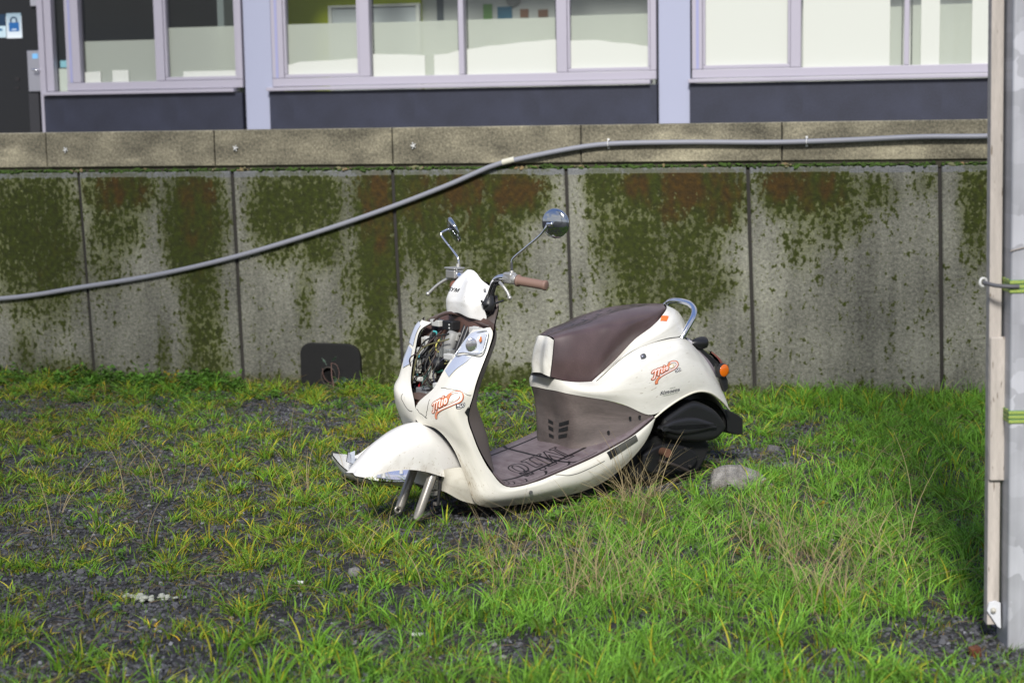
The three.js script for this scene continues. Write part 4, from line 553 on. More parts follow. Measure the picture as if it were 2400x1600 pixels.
part('grip', lathe([[0, 0], [0.021, 0], [0.0225, 0.06], [0.017, 0.1], [0.0165, 0.88], [0.0185, 0.9], [0.0185, 0.97], [0.014, 1], [0, 1]], [-0.405, 0.874, 0.24], [-0.46, 0.869, 0.36]), gripM, barR);
const rv = [-0.334, 0.885, 0.15]; part('brake_reservoir', [box(rv[0] - .022, rv[0] + .022, rv[1] - .019, rv[1] + .015, rv[2] - .03, rv[2] + .03, .006), box(rv[0] - .025, rv[0] + .025, rv[1] + .0155, rv[1] + .023, rv[2] - .034, rv[2] + .034, .003), rod([-0.364, 0.899, 0.17], [-0.366, 0.917, 0.17], .009, .008)], cast, barR);
part('reservoir_body', lathe([[0, 0], [.014, 0], [.016, .5], [.014, 1], [0, 1]], [-0.347, 0.862, 0.19], [-0.347, 0.868, 0.15]), cast, barR);
part('brake_lever', tube([[-0.334, 0.867, 0.17], [-0.322, 0.859, 0.19], [-0.299, 0.838, 0.215], [-0.272, 0.805, 0.24]], 0.006, 24, 10), cast, barR);
part('lever_ball', new THREE.SphereGeometry(0.0085, 12, 10).translate(...[-0.272, 0.805, 0.24]), cast, barR);
part('switch_block', lathe([[0, 0], [.016, 0], [.02, .3], [.018, 1], [0, 1]], [-0.322, 0.848, 0.14], [-0.318, 0.824, 0.11]), M(C(0.20, 0.08, 0.05), 0.6), barR);
part('throttle_cable', tube([[-0.329, 0.862, 0.13], [-0.32, 0.844, 0.1], [-0.311, 0.814, 0.05], [-0.308, 0.768, 0.02]], 0.005, 24, 8), black, barR);
for (const o of [[0, 0], [5, 0.012], [10, -0.01]]) part('control_cable', tube([[-0.346, 0.872, -0.14], [-0.326, 0.866, -0.12], [-0.318, 0.824, -0.1], [-0.304, 0.786, -0.1], [-0.316, 0.756, -0.09], [-0.298, 0.745, -0.07]].map((p, i) => [p[0] + o[1], p[1] + o[0] * 0.0016 - 0.004, p[2] - 0.008]), 0.0055, 40, 8), black);
part('cable_loop', tube([[-0.264, 0.81, -0.12], [-0.269, 0.793, -0.125], [-0.301, 0.79, -0.12], [-0.338, 0.794, -0.115], [-0.363, 0.801, -0.12]], 0.004, 30, 8), black);
part('cable_cover', lathe([[0, 0], [.02, .1], [.024, .5], [.012, 1], [0, 1]], [-0.297, 0.764, -0.11], [-0.317, 0.824, -0.1]), blackR);
// mirrors
function mirror(side, stemPts, c, nrm, r) {
  const t = part('mirror_stem', tube(stemPts, 0.0048, 50, 10), chrome); const n = V(nrm).normalize(), q = new THREE.Quaternion().setFromUnitVectors(new THREE.Vector3(0, 1, 0), n);
  const back = new THREE.LatheGeometry([[0.0001, 0.018], [r * 0.3, 0.0172], [r * 0.6, 0.0135], [r * 0.85, 0.0075], [r * 0.97, 0.002], [r, -0.003], [r * 0.98, -0.008], [r * 0.9, -0.009]].map((p) => new THREE.Vector2(...p)), 40).applyQuaternion(q).translate(...c);
  part('mirror_back', back, M(C(0.52, 0.55, 0.58), 0.09, { metalness: 1 }), t); part('mirror_glass', new THREE.CircleGeometry(r * 0.92, 36).rotateX(Math.PI / 2).translate(0, -0.007, 0).applyQuaternion(q).translate(...c), M(C(0.9, 0.9, 0.92), 0.03, { metalness: 1 }), t);
  part('mirror_joint', lathe([[0, 0], [.009, 0], [.007, .6], [.012, 1], [0, 1]], stemPts[stemPts.length - 1], V(c).addScaledVector(n, 0.014).toArray()), chrome, t);
}
mirror(-1, [[-0.345, 0.916, -0.2], [-0.344, 0.941, -0.2], [-0.346, 0.956, -0.203], [-0.367, 0.998, -0.25], [-0.395, 1.049, -0.31], [-0.399, 1.07, -0.33], [-0.405, 1.085, -0.335]], [[-0.416, 1.088, -0.35][0] - 0.012, [-0.416, 1.088, -0.35][1], -.35], [0.9, -0.05, -0.42], 0.054);
mirror(1, [[-0.368, 0.913, 0.17], [-0.368, 0.937, 0.175], [-0.364, 0.963, 0.2], [-0.349, 1.021, 0.255], [-0.351, 1.029, 0.258], [-0.369, 1.038, 0.255], [-0.387, 1.045, 0.25]], [-0.399, 1.039, 0.245], [0.84, -0.36, 0.36], 0.052);

// front fender
const fenderNet = [
  [[0.224, 0.222, 0], [0.232, 0.22, -0.02], [0.235, 0.218, -0.036]],
  [[0.185, 0.266, 0], [0.2, 0.242, -0.04], [0.216, 0.214, -0.054]],
  [[0.137, 0.309, 0], [0.153, 0.272, -0.058], [0.186, 0.215, -0.068]],
  [[0.084, 0.338, 0], [0.099, 0.296, -0.07], [0.135, 0.224, -0.08]],
  [[0.033, 0.358, 0], [0.046, 0.318, -0.078], [0.086, 0.226, -0.088]],
  [[-0.015, 0.37, 0], [-0.005, 0.325, -0.084], [0.036, 0.222, -0.094]],
  [[-0.067, 0.371, 0], [-0.057, 0.316, -0.088], [-0.022, 0.207, -0.097]],
  [[-0.109, 0.357, 0], [-0.11, 0.289, -0.09], [-0.08, 0.185, -0.098]],
  [[-0.15, 0.33, 0], [-0.154, 0.254, -0.09], [-0.129, 0.168, -0.097]],
  [[-0.187, 0.282, 0], [-0.192, 0.207, -0.088], [-0.174, 0.162, -0.094]],
  [[-0.208, 0.236, 0], [-0.211, 0.177, -0.085], [-0.205, 0.166, -0.09]],
];
const fenderG = shell(whole(fenderNet), { nu: 60, nv: 40, th: 0.0035, ref: [0.02, 0.15, 0] });
part('front_fender', fenderG, fenderPaint);
// fork legs and what hangs beside them
const legM = M(C(0.62, 0.60, 0.56), 0.36, { metalness: 0.6, map: plasT });
const fork = (a, b, name) => { const g = lathe([[0, 0], [.010, 0], [.013, .03], [.0155, .12], [.0165, .2], [.0165, 1], [0, 1]], b, a, 24); return part(name, g, legM); };
const fl = fork([-0.077, 0.204, -0.07], [0.007, 0.028, -0.07], 'fork_leg'), fr = fork([-0.084, 0.194, 0.07], [-0.002, 0.027, 0.07], 'fork_leg'); void fl;
part('axle_eye', [new THREE.TorusGeometry(.011, .0045, 10, 24).translate(...[0.003, 0.045, 0.058]), new THREE.CylinderGeometry(.009, .009, .014, 16).rotateX(Math.PI / 2).translate(...[0, 0.044, 0.062])], legM, fr);
part('axle_hole', new THREE.CylinderGeometry(.0055, .0055, .003, 12).rotateX(Math.PI / 2).translate(...[0.006, 0.047, 0.053]), black, fr);
part('fork_spring', tube(Array.from({ length: 60 }, (_, k) => { const a = [-0.035, 0.097, -0.05], b = [-0.097, 0.186, -0.05], t = k / 59, w = k * 1.05; return [mix(a[0], b[0], t) - 0.012 + Math.cos(w) * .006, mix(a[1], b[1], t), -.062 + Math.sin(w) * .006]; }), 0.0018, 240, 5), steel);
part('brake_hose', tube([[-0.099, 0.201, -0.07], [-0.1, 0.162, -0.07], [-0.095, 0.115, -0.07], [-0.088, 0.073, -0.07]], 0.006, 20, 8), black);
part('brake_hose', tube([[-0.125, 0.196, -0.06], [-0.125, 0.156, -0.06], [-0.128, 0.116, -0.06], [-0.139, 0.083, -0.06]], 0.006, 20, 8), black);
part('hose_fitting', box(-.014, .014, -.008, .008, -.01, .01, .003).translate(...[-0.091, 0.109, -0.04]), cast);
part('hose_fitting', box(-.012, .012, -.006, .006, -.01, .01, .003).translate(...[-0.091, 0.074, -0.06]), M(C(0.12, 0.11, 0.1), 0.5));

// inside the open front: brown bulkhead, frame head, wiring
const bulkNet = [[[-0.255, 0.755, 0], [-0.27, 0.75, -.06], [-0.29, 0.735, -.13], [-0.27, 0.72, -.2]], [[-0.245, 0.69, 0], [-0.25, 0.685, -.07], [-0.255, 0.68, -.14], [-0.225, 0.675, -.2]], [[-0.225, 0.61, 0], [-0.225, 0.605, -.07], [-0.215, 0.6, -.13], [-0.185, 0.595, -.2]], [[-0.195, 0.53, 0], [-0.195, 0.53, -.07], [-0.185, 0.525, -.13], [-0.155, 0.52, -.2]], [[-0.17, 0.46, 0], [-0.17, 0.46, -.07], [-0.165, 0.46, -.13], [-0.15, 0.45, -.2]], [[-0.15, 0.40, 0], [-0.15, 0.40, -.07], [-0.15, 0.4, -.13], [-0.145, 0.4, -.195]]];
const bulk = part('bulkhead', shell(whole(bulkNet), { nu: 30, nv: 40, th: 0.003, ref: [-0.4, 0.55, 0] }), M(C(0.13, 0.072, 0.058), 0.5, { map: plasT }));
part('dash_lip', tube([[-0.225, 0.715, 0.13], [-0.226, 0.738, 0.09], [-0.236, 0.752, 0.04], [-0.256, 0.746, 0], [-0.267, 0.731, -0.06], [-0.268, 0.719, -0.13], [-0.25, 0.72, -0.19]], 0.006, 40, 8), brownDk, bulk);
part('ledge', slab([[-0.075, 0.468], [-0.17, 0.468], [-0.17, 0.45], [-0.07, 0.45]], -0.06, 0.07, 0.003), M(C(0.12, 0.08, 0.066), 0.6), bulk);
part('frame_head', lathe([[0, 0], [.024, 0], [.024, .8], [.02, 1], [0, 1]], [-0.192, 0.619, 0], [-0.224, 0.686, 0]), M(C(0.26, 0.26, 0.25), 0.5));
part('ignition_plate', slab([[-0.212, 0.658, 0], [-0.218, 0.683, 0], [-0.231, 0.687, 0], [-0.244, 0.679, 0], [-0.242, 0.662, 0], [-0.227, 0.651, 0]], -0.03, -0.022, 0.002), M(C(0.5, 0.49, 0.46), 0.45, { metalness: 0.5 }));
part('plate_hole', new THREE.CylinderGeometry(.004, .004, .003, 12).rotateX(Math.PI / 2).translate([-0.227, 0.674, 0][0], [-0.227, 0.674, 0][1], -0.032), black);
for (const k of [0, 1, 2]) part('main_cable', tube([[-0.288, 0.74, -0.03], [-0.265, 0.718, -0.035], [-0.239, 0.677, -0.04], [-0.209, 0.617, -0.04], [-0.193, 0.578, -0.03]].map((p) => [p[0] - 0.004 * k, p[1], p[2] - 0.017 * k + 0.012]), 0.0085, 30, 10), blackR);
const cb = [-0.231, 0.708, 0.03]; const conn = part('connector_block', box(cb[0] - .02, cb[0] + .02, cb[1] - .017, cb[1] + .017, cb[2] - .035, cb[2] + .03, .004), black);
part('connector_pin', [box(cb[0] + .0205, cb[0] + .023, cb[1] + .002, cb[1] + .008, -.004 + cb[2] - .02, cb[2] - .016, .001), box(cb[0] + .0205, cb[0] + .023, cb[1] - .010, cb[1] - .004, cb[2] - .024, cb[2] - .016, .001)], whiteP, conn);
const rg = [-0.184, 0.608, 0]; part('regulator', [box(rg[0] - .012, rg[0] + .012, rg[1] - .022, rg[1] + .022, -.045, .04, .003), ...[0, 1, 2, 3, 4].map((k) => box(rg[0] + .0125, rg[0] + .02, rg[1] - .02, rg[1] + .02, -.04 + k * .017, -.035 + k * .017, .001))], M(C(0.34, 0.35, 0.34), 0.45, { metalness: 0.4 }));
part('rubber_boot', lathe([[0, 0], [.02, 0.05], [.026, .4], [.024, .8], [.012, 1], [0, 1]], [-0.14, 0.572, 0.02], [-0.162, 0.58, -0.02]), black);
for (const [a, b, r] of [[[-0.135, 0.559, 0.03], [-0.151, 0.522, 0.03], .011], [[-0.128, 0.584, 0.1], [-0.13, 0.542, 0.1], .009]]) part('connector', [box(-r, r, -.022, .022, -r, r, .002).translate((a[0] + b[0]) / 2, (a[1] + b[1]) / 2, a[2]), box(-r * .7, r * .7, -.03, -.0225, -r * .7, r * .7, .001).translate((a[0] + b[0]) / 2, (a[1] + b[1]) / 2, a[2])], M(C(0.5, 0.5, 0.44), 0.5));
part('connector', box(-.01, .01, -.0075, .0075, -.022, .022, .002).translate(...[-0.126, 0.512, 0.1]), M(C(0.72, 0.72, 0.68), 0.5));
const hn = [-0.129, 0.472, 0.07]; part('horn', [box(hn[0] - .022, hn[0] + .022, hn[1] - .012, hn[1] + .012, hn[2] - .05, hn[2] + .02, .005), box(hn[0] - .014, hn[0] + .03, hn[1] + .0125, hn[1] + .016, hn[2] - .06, hn[2] - .03, .001)], M(C(0.36, 0.38, 0.40), 0.4, { metalness: 0.5 }));
const wire = (pts, col, r = 0.0026) => part('wire', tube(pts, r, 36, 7), M(C(...col), 0.5));
wire([[-0.186, 0.659, 0.04], [-0.164, 0.641, 0.03], [-0.163, 0.622, 0.03], [-0.171, 0.613, 0.02]], [0.55, 0.5, 0.12], .0028);
wire([[-0.22, 0.645, -0.02], [-0.196, 0.658, 0], [-0.185, 0.652, 0.03], [-0.173, 0.627, 0.05], [-0.149, 0.595, 0.06], [-0.133, 0.559, 0.06], [-0.133, 0.528, 0.05]], [0.012, 0.012, 0.012], .004);
wire([[-0.205, 0.68, 0.11], [-0.212, 0.678, 0.1], [-0.211, 0.665, 0.1], [-0.2, 0.655, 0.1]], [0.05, 0.35, 0.36], .0035);
wire([[-0.13, 0.59, 0.1], [-0.138, 0.599, 0.1]], [0.05, 0.4, 0.45], .004); wire([[-0.13, 0.545, 0.1], [-0.126, 0.53, 0.1], [-0.124, 0.517, 0.1]], [0.05, 0.4, 0.4], .003); wire([[-0.131, 0.507, 0.1], [-0.133, 0.494, 0.1], [-0.122, 0.482, 0.09]], [0.5, 0.02, 0.03], .003);
wire([[-0.154, 0.547, 0.03], [-0.152, 0.545, 0], [-0.154, 0.553, -0.02]], [0.02, 0.10, 0.07], .005); wire([[-0.126, 0.53, 0.04], [-0.134, 0.503, 0.02], [-0.136, 0.513, 0], [-0.138, 0.533, -0.02]], [0.02, 0.02, 0.02], .0035); wire([[-0.114, 0.54, 0.05], [-0.115, 0.514, 0.03], [-0.113, 0.497, 0], [-0.116, 0.505, -0.03]], [0.05, 0.06, 0.04], .003);
wire([[-0.124, 0.492, 0.03], [-0.121, 0.492, -0.01], [-0.116, 0.504, -0.04]], [0.25, 0.25, 0.22], .003); wire([[-0.173, 0.586, -0.02], [-0.179, 0.592, -0.04], [-0.164, 0.583, -0.05], [-0.152, 0.58, -0.04]], [0.5, 0.45, 0.14], .0025); wire([[-0.179, 0.671, 0.08], [-0.162, 0.629, 0.085], [-0.133, 0.595, 0.09]], [0.015, 0.015, 0.015], .006); wire([[-0.197, 0.677, 0.09], [-0.188, 0.645, 0.1], [-0.161, 0.613, 0.09], [-0.135, 0.572, 0.08]], [0.012, 0.012, 0.012], .008);
{ const cols = [[.012, .012, .012], [.05, .03, .02], [.02, .08, .06], [.12, .11, .05], [.04, .02, .02], [.02, .02, .04], [.09, .09, .08]]; for (let k = 0; k < 16; k++) { const z0 = rr(-.06, .12), a = [-0.2 + rr(-.03, .03), rr(.60, .70), z0], b = [-0.11 + rr(-.03, .015), rr(.48, .56), rr(-.05, .12)], m = between(a, b, rr(.3, .7), rr(-.05, .05), rr(.0, .04), rr(-.04, .04)); wire([a, m, between(m, b, .6, rr(-.03, .03), rr(0, .02), rr(-.03, .02)), b], cols[k % 7], rr(.0016, .0032)); } }
part('far_liner', shell([[[-0.244, 0.694, 0.165], [-0.234, 0.679, 0.11]], [[-0.193, 0.638, 0.165], [-0.19, 0.62, 0.11]], [[-0.146, 0.563, 0.16], [-0.147, 0.55, 0.1]], [[-0.122, 0.486, 0.15], [-0.13, 0.484, 0.09]], [[-0.105, 0.456, 0.12], [-0.122, 0.45, 0.08]]].map(([a, b]) => [[a[0] - .012, a[1], a[2] - .002], [b[0] - .05, b[1], b[2] + .01]]), { nu: 24, nv: 8, th: 0.003 }), black, bulk);
// white clips along the rim of the opening
for (const [p, sx, sy, sz] of [[[-0.235, 0.708, 0.125], .014, .012, .03], [[-0.192, 0.641, 0.135], .014, .016, .018], [[-0.156, 0.606, 0.13], .012, .014, .014], [[-0.102, 0.508, 0.115], .014, .011, .016], [[-0.244, 0.7, -0.11], .012, .012, .028], [[-0.136, 0.613, -0.1], .010, .010, .03], [[-0.101, 0.508, -0.06], .010, .009, .012], [[-0.201, 0.641, 0.12], .01, .008, .012]]) part('rim_clip', [box(-sx, sx, -sy, sy, -sz, sz, .003).translate(...p), box(-sx * .5, sx * .5, sy * .4, sy * 1.25, -sz * .5, sz * .5, .002).translate(...p)], whiteP);
part('clip_hole', new THREE.TorusGeometry(.006, .002, 8, 18).rotateY(1.2).translate(...[-0.169, 0.646, 0.12]), M(C(0.3, 0.28, 0.22), 0.5));
// lower front tongue plates left and right of the notch
part('front_notch', decal(skirtNet, [[-0.032, 0.468, -0.01], [-0.045, 0.473, -0.01], [-0.042, 0.417, -0.012], [-0.031, 0.418, -0.012]], 0.002, 5), black);
// front turn signals and the polished trim below them
for (const s of [0, 1]) {
  const net = s ? mirrored(skirtNet) : skirtNet, q = (l) => (s ? l.map(flip) : l);
  const L1 = decal(net, q([[-0.192, 0.692, -0.165], [-0.219, 0.713, -0.222], [-0.185, 0.636, -0.23], [-0.141, 0.625, -0.14]]), 0.006, 14), L2 = decal(net, q([[-0.131, 0.618, -0.14], [-0.165, 0.621, -0.2], [-0.109, 0.544, -0.15], [-0.101, 0.569, -0.115]]), 0.004, 14), O2 = decal(net, q([[-0.191, 0.693, -0.2], [-0.203, 0.699, -0.218], [-0.192, 0.671, -0.225], [-0.186, 0.672, -0.21]]), 0.009, 6);
  const lens = part('turn_signal', L1, M(C(0.66, 0.69, 0.76), 0.12, { metalness: 0.35, clearcoat: 1, clearcoatRoughness: 0.04 })); void O2; const bp = s ? flip([-0.187, 0.684, -0.222]) : [-0.187, 0.684, -0.222], dp = s ? flip([-0.166, 0.664, -0.2]) : [-0.166, 0.664, -0.2]; if (!s) part('bulb', new THREE.SphereGeometry(.012, 18, 12).scale(.5, .95, .3).translate(bp[0] + .002, bp[1], bp[2]), M(C(0.75, 0.24, 0.08), 0.3, { clearcoat: .6 }), lens); if (!s) part('reflector_bowl', new THREE.SphereGeometry(.026, 24, 16).scale(.8, 1, .22).rotateY(-.5).translate(dp[0] + .006, dp[1], dp[2]), M(C(0.86, 0.84, 0.84), 0.14, { metalness: 0.9, clearcoat: 1 }), lens); part('polished_trim', L2, lensM);
  if (!s) { part('lens_rim', tube([[-0.192, 0.692, -0.165], [-0.201, 0.708, -0.2], [-0.222, 0.714, -0.218], [-0.212, 0.682, -0.226], [-0.184, 0.636, -0.23], [-0.158, 0.63, -0.19], [-0.133, 0.626, -0.145], [-0.16, 0.659, -0.15], [-0.19, 0.692, -0.168]].map((p) => [p[0] + .006, p[1], p[2] - .004]), 0.003, 70, 6), M(C(0.4, 0.42, 0.45), 0.3, { metalness: 0.5 }), lens); }
}
// badges
const badge = (front) => canvasTex(512, 400, (g, w, h) => {
  g.clearRect(0, 0, w, h); g.lineCap = g.lineJoin = 'round';
  const body = () => { g.beginPath(); g.moveTo(86, 378 - 18); g.bezierCurveTo(80, 300, 130, 250, 230, 222); g.bezierCurveTo(330, 196, 430, 196, 452, 110); g.bezierCurveTo(462, 50, 400, 20, 350, 44); g.bezierCurveTo(320, 58, 300, 80, 300, 100); };
  const m = () => { g.beginPath(); g.moveTo(40, 140); g.bezierCurveTo(50, 112, 84, 108, 92, 118); g.lineTo(62, 240); g.quadraticCurveTo(52, 268, 34, 258); g.moveTo(90, 134); g.bezierCurveTo(120, 96, 146, 100, 142, 118); g.lineTo(120, 214); g.moveTo(140, 128); g.bezierCurveTo(166, 92, 196, 96, 190, 116); g.lineTo(172, 176); g.quadraticCurveTo(172, 190, 186, 182); g.moveTo(226, 112); g.lineTo(212, 172); g.moveTo(232, 80); g.lineTo(233, 80.5); g.moveTo(270, 108); g.bezierCurveTo(246, 110, 244, 160, 258, 160); g.bezierCurveTo(280, 156, 292, 108, 270, 108); };
  for (const [c, a, b] of [['#5a2a22', 46, 50], ['#c8603f', 38, 40], ['#e08a62', 30, 32]]) { g.strokeStyle = c; g.lineWidth = a; body(); g.stroke(); g.lineWidth = b; m(); g.stroke(); }
  if (!front) { g.fillStyle = '#d9c7a4'; g.beginPath(); g.ellipse(352, 122, 44, 44, 0, 0, 7); g.fill(); }
  g.strokeStyle = front ? '#fbf6f0' : '#efe6e6'; g.lineWidth = 15; m(); g.stroke(); g.lineWidth = 20; g.beginPath(); g.moveTo(150, 246); g.bezierCurveTo(200, 222, 270, 212, 330, 196); g.bezierCurveTo(430, 180, 452, 120, 444, 92); g.bezierCurveTo(436, 40, 380, 34, 346, 54); g.stroke(); g.fillStyle = '#f6efe6'; g.beginPath(); g.ellipse(340, 124, 32, 24, -0.6, 0, 7); g.fill();
  g.font = 'bold 84px sans-serif'; g.lineWidth = 16; g.strokeStyle = '#35323a'; g.strokeText('50', 388, 268); g.fillStyle = '#eceae8'; g.fillText('50', 388, 268); g.fillStyle = '#35323a'; g.beginPath(); g.arc(464, 238, 6, 0, 7); g.fill();
});
const bm = (t) => M(C(1, 1, 1), 0.4, { map: t, transparent: true, clearcoat: 0.3 });
part('badge', decal(skirtNet, [[-0.03, 0.482, -0.11], [-0.121, 0.511, -0.215], [-0.122, 0.428, -0.215], [-0.04, 0.385, -0.1]], 0.0025, 20), bm(badge(true)), shieldNear);
part('badge', decal(cowlNet, [[-0.975, 0.507, -0.215], [-1.141, 0.519, -0.2], [-1.156, 0.45, -0.2], [-0.976, 0.428, -0.218]], 0.002, 16), bm(badge(false)), cowl);
part('dealer_sticker', decal(cowlNet, [[-1.02, 0.414, -0.222], [-1.127, 0.418, -0.212], [-1.138, 0.383, -0.21], [-1.024, 0.38, -0.222]], 0.002, 12), bm(canvasTex(512, 224, (g, w, h) => { g.clearRect(0, 0, w, h); g.textAlign = 'center'; g.fillStyle = '#7d8272'; g.font = 'italic bold 34px sans-serif'; g.fillText('motoren', 330, 40); g.fillStyle = '#232a3c'; g.font = 'italic bold 118px serif'; g.save(); g.transform(1, 0, -0.18, 1, 40, 0); g.fillText('Simoens', 236, 146); g.restore(); g.fillStyle = '#8f9a86'; g.fillRect(70, 172, 380, 7); g.fillRect(100, 188, 250, 5); })), cowl);

// ---------------------------------------------------------------- the front cover that came off, lying behind the fork
{
  const t = thing('loose_front_cover', 'broken white front cover lying hollow side up behind the scooter fork', 'body panel');
  const rows = [[[-2.352, 0.134, -6.55], [-2.356, 0.133, -6.57]], [[-2.3, 0.093, -6.52], [-2.337, 0.113, -6.66]], [[-2.242, 0.066, -6.5], [-2.305, 0.098, -6.72]], [[-2.174, 0.046, -6.5], [-2.248, 0.138, -6.78]], [[-2.095, 0.04, -6.5], [-2.163, 0.137, -6.8]], [[-2.012, 0.045, -6.5], [-2.073, 0.115, -6.78]], [[-1.948, 0.058, -6.52], [-1.978, 0.082, -6.66]]];
  const net = rows.map(([a, b], i) => { const d = i === 0 ? 0.004 : i === 6 ? 0.02 : 0.032; return [a, [mix(a[0], b[0], .12), Math.max(0.012, a[1] - d), mix(a[2], b[2], .22)], [mix(a[0], b[0], .5), Math.max(0.010, a[1] - d - .012), mix(a[2], b[2], .55)], [mix(a[0], b[0], .85), mix(a[1], b[1], .35), mix(a[2], b[2], .88)], b]; });
  mesh('cover_shell', shell(net, { nu: 40, nv: 30, th: 0.004, ref: [-2.15, 0.3, -6.62] }), paintW, t);
  const tab = (a, b, c, d) => shell([[a, b], [d, c]], { nu: 2, nv: 2, th: 0.003 });
  mesh('mounting_tab', tab([-2.301, 0.136, -6.6], [-2.299, 0.13, -6.62], [-2.29, 0.091, -6.6], [-2.302, 0.102, -6.58]), M(C(0.5, 0.52, 0.58), 0.5), t);
  mesh('mounting_tab', tab([-2.308, 0.124, -6.64], [-2.291, 0.13, -6.66], [-2.282, 0.084, -6.62], [-2.293, 0.091, -6.6]), M(C(0.46, 0.49, 0.54), 0.5), t);
  const lens = mesh('lamp_reflector', shell([[[-2.159, 0.053, -6.52], [-2.176, 0.063, -6.6]], [[-2.097, 0.048, -6.52], [-2.123, 0.071, -6.62]], [[-2.027, 0.05, -6.52], [-2.051, 0.07, -6.62]], [[-1.968, 0.064, -6.53], [-1.982, 0.07, -6.6]]].map(([a, b]) => [a, [mix(a[0], b[0], .5), Math.min(a[1], b[1]) - 0.004, mix(a[2], b[2], .5)], b]), { nu: 20, nv: 10, th: 0.002 }), M(C(0.8, 0.8, 0.9), 0.12, { metalness: 0.8 }), t);
  for (const p of [[-2.131, 0.062, -6.54], [-2.068, 0.073, -6.57]]) mesh('screw_boss', new THREE.CylinderGeometry(.006, .008, .018, 12).translate(...p), whiteP, lens);
  const print = canvasTex(128, 160, (g, w, h) => { g.clearRect(0, 0, w, h); g.fillStyle = '#2b2f96'; g.beginPath(); g.moveTo(20, 40); g.lineTo(44, 92); g.lineTo(70, 20); g.lineTo(92, 96); g.lineTo(112, 60); g.lineTo(116, 120); g.lineTo(14, 84); g.fill(); g.fillStyle = '#6a6a8a'; for (let k = 0; k < 9; k++) g.fillRect(10 + k * 12, 126 + k * 2, 7, 9); });
  const g = new THREE.PlaneGeometry(1, 1, 1, 1), pos = [[-2.251, 0.098, -6.555], [-2.225, 0.096, -6.552], [-2.241, 0.066, -6.512], [-2.215, 0.06, -6.508]]; pos.forEach((p, i) => g.attributes.position.setXYZ(i, p[0], p[1] + .004, p[2] + .006)); g.computeVertexNormals();
  mesh('blue_print', g, bm(print), t);
}

// ---------------------------------------------------------------- grass, gravel, weeds
const EYE = camera.position, YAW = 0.23968;
const inView = (x, z, m = 0.9) => { const d = -z * Math.cos(YAW) - x * Math.sin(YAW), l = x * Math.cos(YAW) - z * Math.sin(YAW); void EYE; return d > 3.5 && Math.abs(l) < d * 0.292 + m; };
// bare gravel: x, z, half width, half depth, strength
const BARE = [
  [[-4.588, -8.012, 0.169, 0.32], .8], [[-4.369, -8.239, 0.281, 0.18], .7], [[-3.859, -8.31, 0.194, 0.205], .6], [[-3.12, -8.05, 0.29, 0.26], .8], [[-2.829, -8.301, 0.149, 0.174], .8], [[-3.425, -6.88, 0.271, 0.198], .8], [[-3.052, -6.485, 0.306, 0.175], .7], [[-3.21, -6.084, 0.258, 0.158], .8], [[-2.892, -5.785, 0.23, 0.155], .75], [[-3.165, -5.511, 0.163, 0.265], .9],
  [[-2.21, -5.112, 0.242, 0.14], .75], [[-2.668, -5.03, 0.229, 0.169], .8], [[-2.208, -4.718, 0.213, 0.147], .85], [[-2.325, -4.489, 0.193, 0.136], .85], [[-2.375, -4.223, 0.149, 0.13], .9], [[-1.979, -4.279, 0.251, 0.129], .85], [[-1.785, -4.708, 0.086, 0.109], .6], [[-2.608, -4.745, 0.204, 0.117], .75], [[-1.751, -4.359, 0.092, 0.109], .6],
  [[-1.55, -4.625, 0.156, 0.136], .8], [[-1.154, -4.575, 0.106, 0.106], .8], [[-1.357, -5.628, 0.1, 0.09], .7], [[-1.651, -5.976, 0.107, 0.09], .75], [[-1.822, -5.869, 0.106, 0.088], .6], [[-0.756, -7.391, 0.256, 0.24], 1.1], [[-0.595, -7.991, 0.138, 0.192], .8], [[-0.451, -6.579, 0.114, 0.13], .7], [[-0.9, -6.731, 0.134, 0.124], .7], [[-0.535, -4.702, 0.129, 0.099], .7], [[-0.282, -4.629, 0.172, 0.109], .6], [[0.092, -4.859, 0.154, 0.201], 1.6], [[0.23, -4.924, 0.179, 0.236], 1.6],
  [[-2.27, -8.801, 0.2, 0.218], 1.0], [[-2.059, -8.312, 0.126, 0.145], .6], [[-2.557, -7.254, 0.112, 0.134], .5], [[-3.214, -7.676, 0.179, 0.152], .4], [[-1.315, -4.442, 0.092, 0.087], .5], [[-1.881, -5.302, 0.083, 0.063], .6],
];
const bareAt = (x, z) => { let b = 0; for (const [[cx, cz, a, c], s] of BARE) { const q = ((x - cx) / a) ** 2 + ((z - cz) / c) ** 2; if (q < 4) b = Math.max(b, s * Math.exp(-q * 0.9)); } return b; };
const O = scooter.position, FX = Math.cos(scooter.rotation.y), FZ = -Math.sin(scooter.rotation.y);
const toScooter = (x, z) => { const dx = x - O.x, dz = z - O.z; return [dx * FX + dz * FZ, -dx * FZ + dz * FX]; };
const underScooter = (x, z) => { const [l, w] = toScooter(x, z); return l < -0.13 && l > -1.45 && Math.abs(w) < 0.2; };
const postSpot = [[0.182, -4.837][0], [0.182, -4.837][1]];
const lush = (x, z) => { // 0 thin and short .. 1 thick and tall
  const px = smooth(-2.1, -0.3, x + (z + 6.5) * 0.22), near = smooth(-5.4, -4.3, z), wall = smooth(-8.2, -8.8, z); return Math.min(1, 0.35 + 0.62 * px + 0.06 * near + 0.25 * wall * px); };
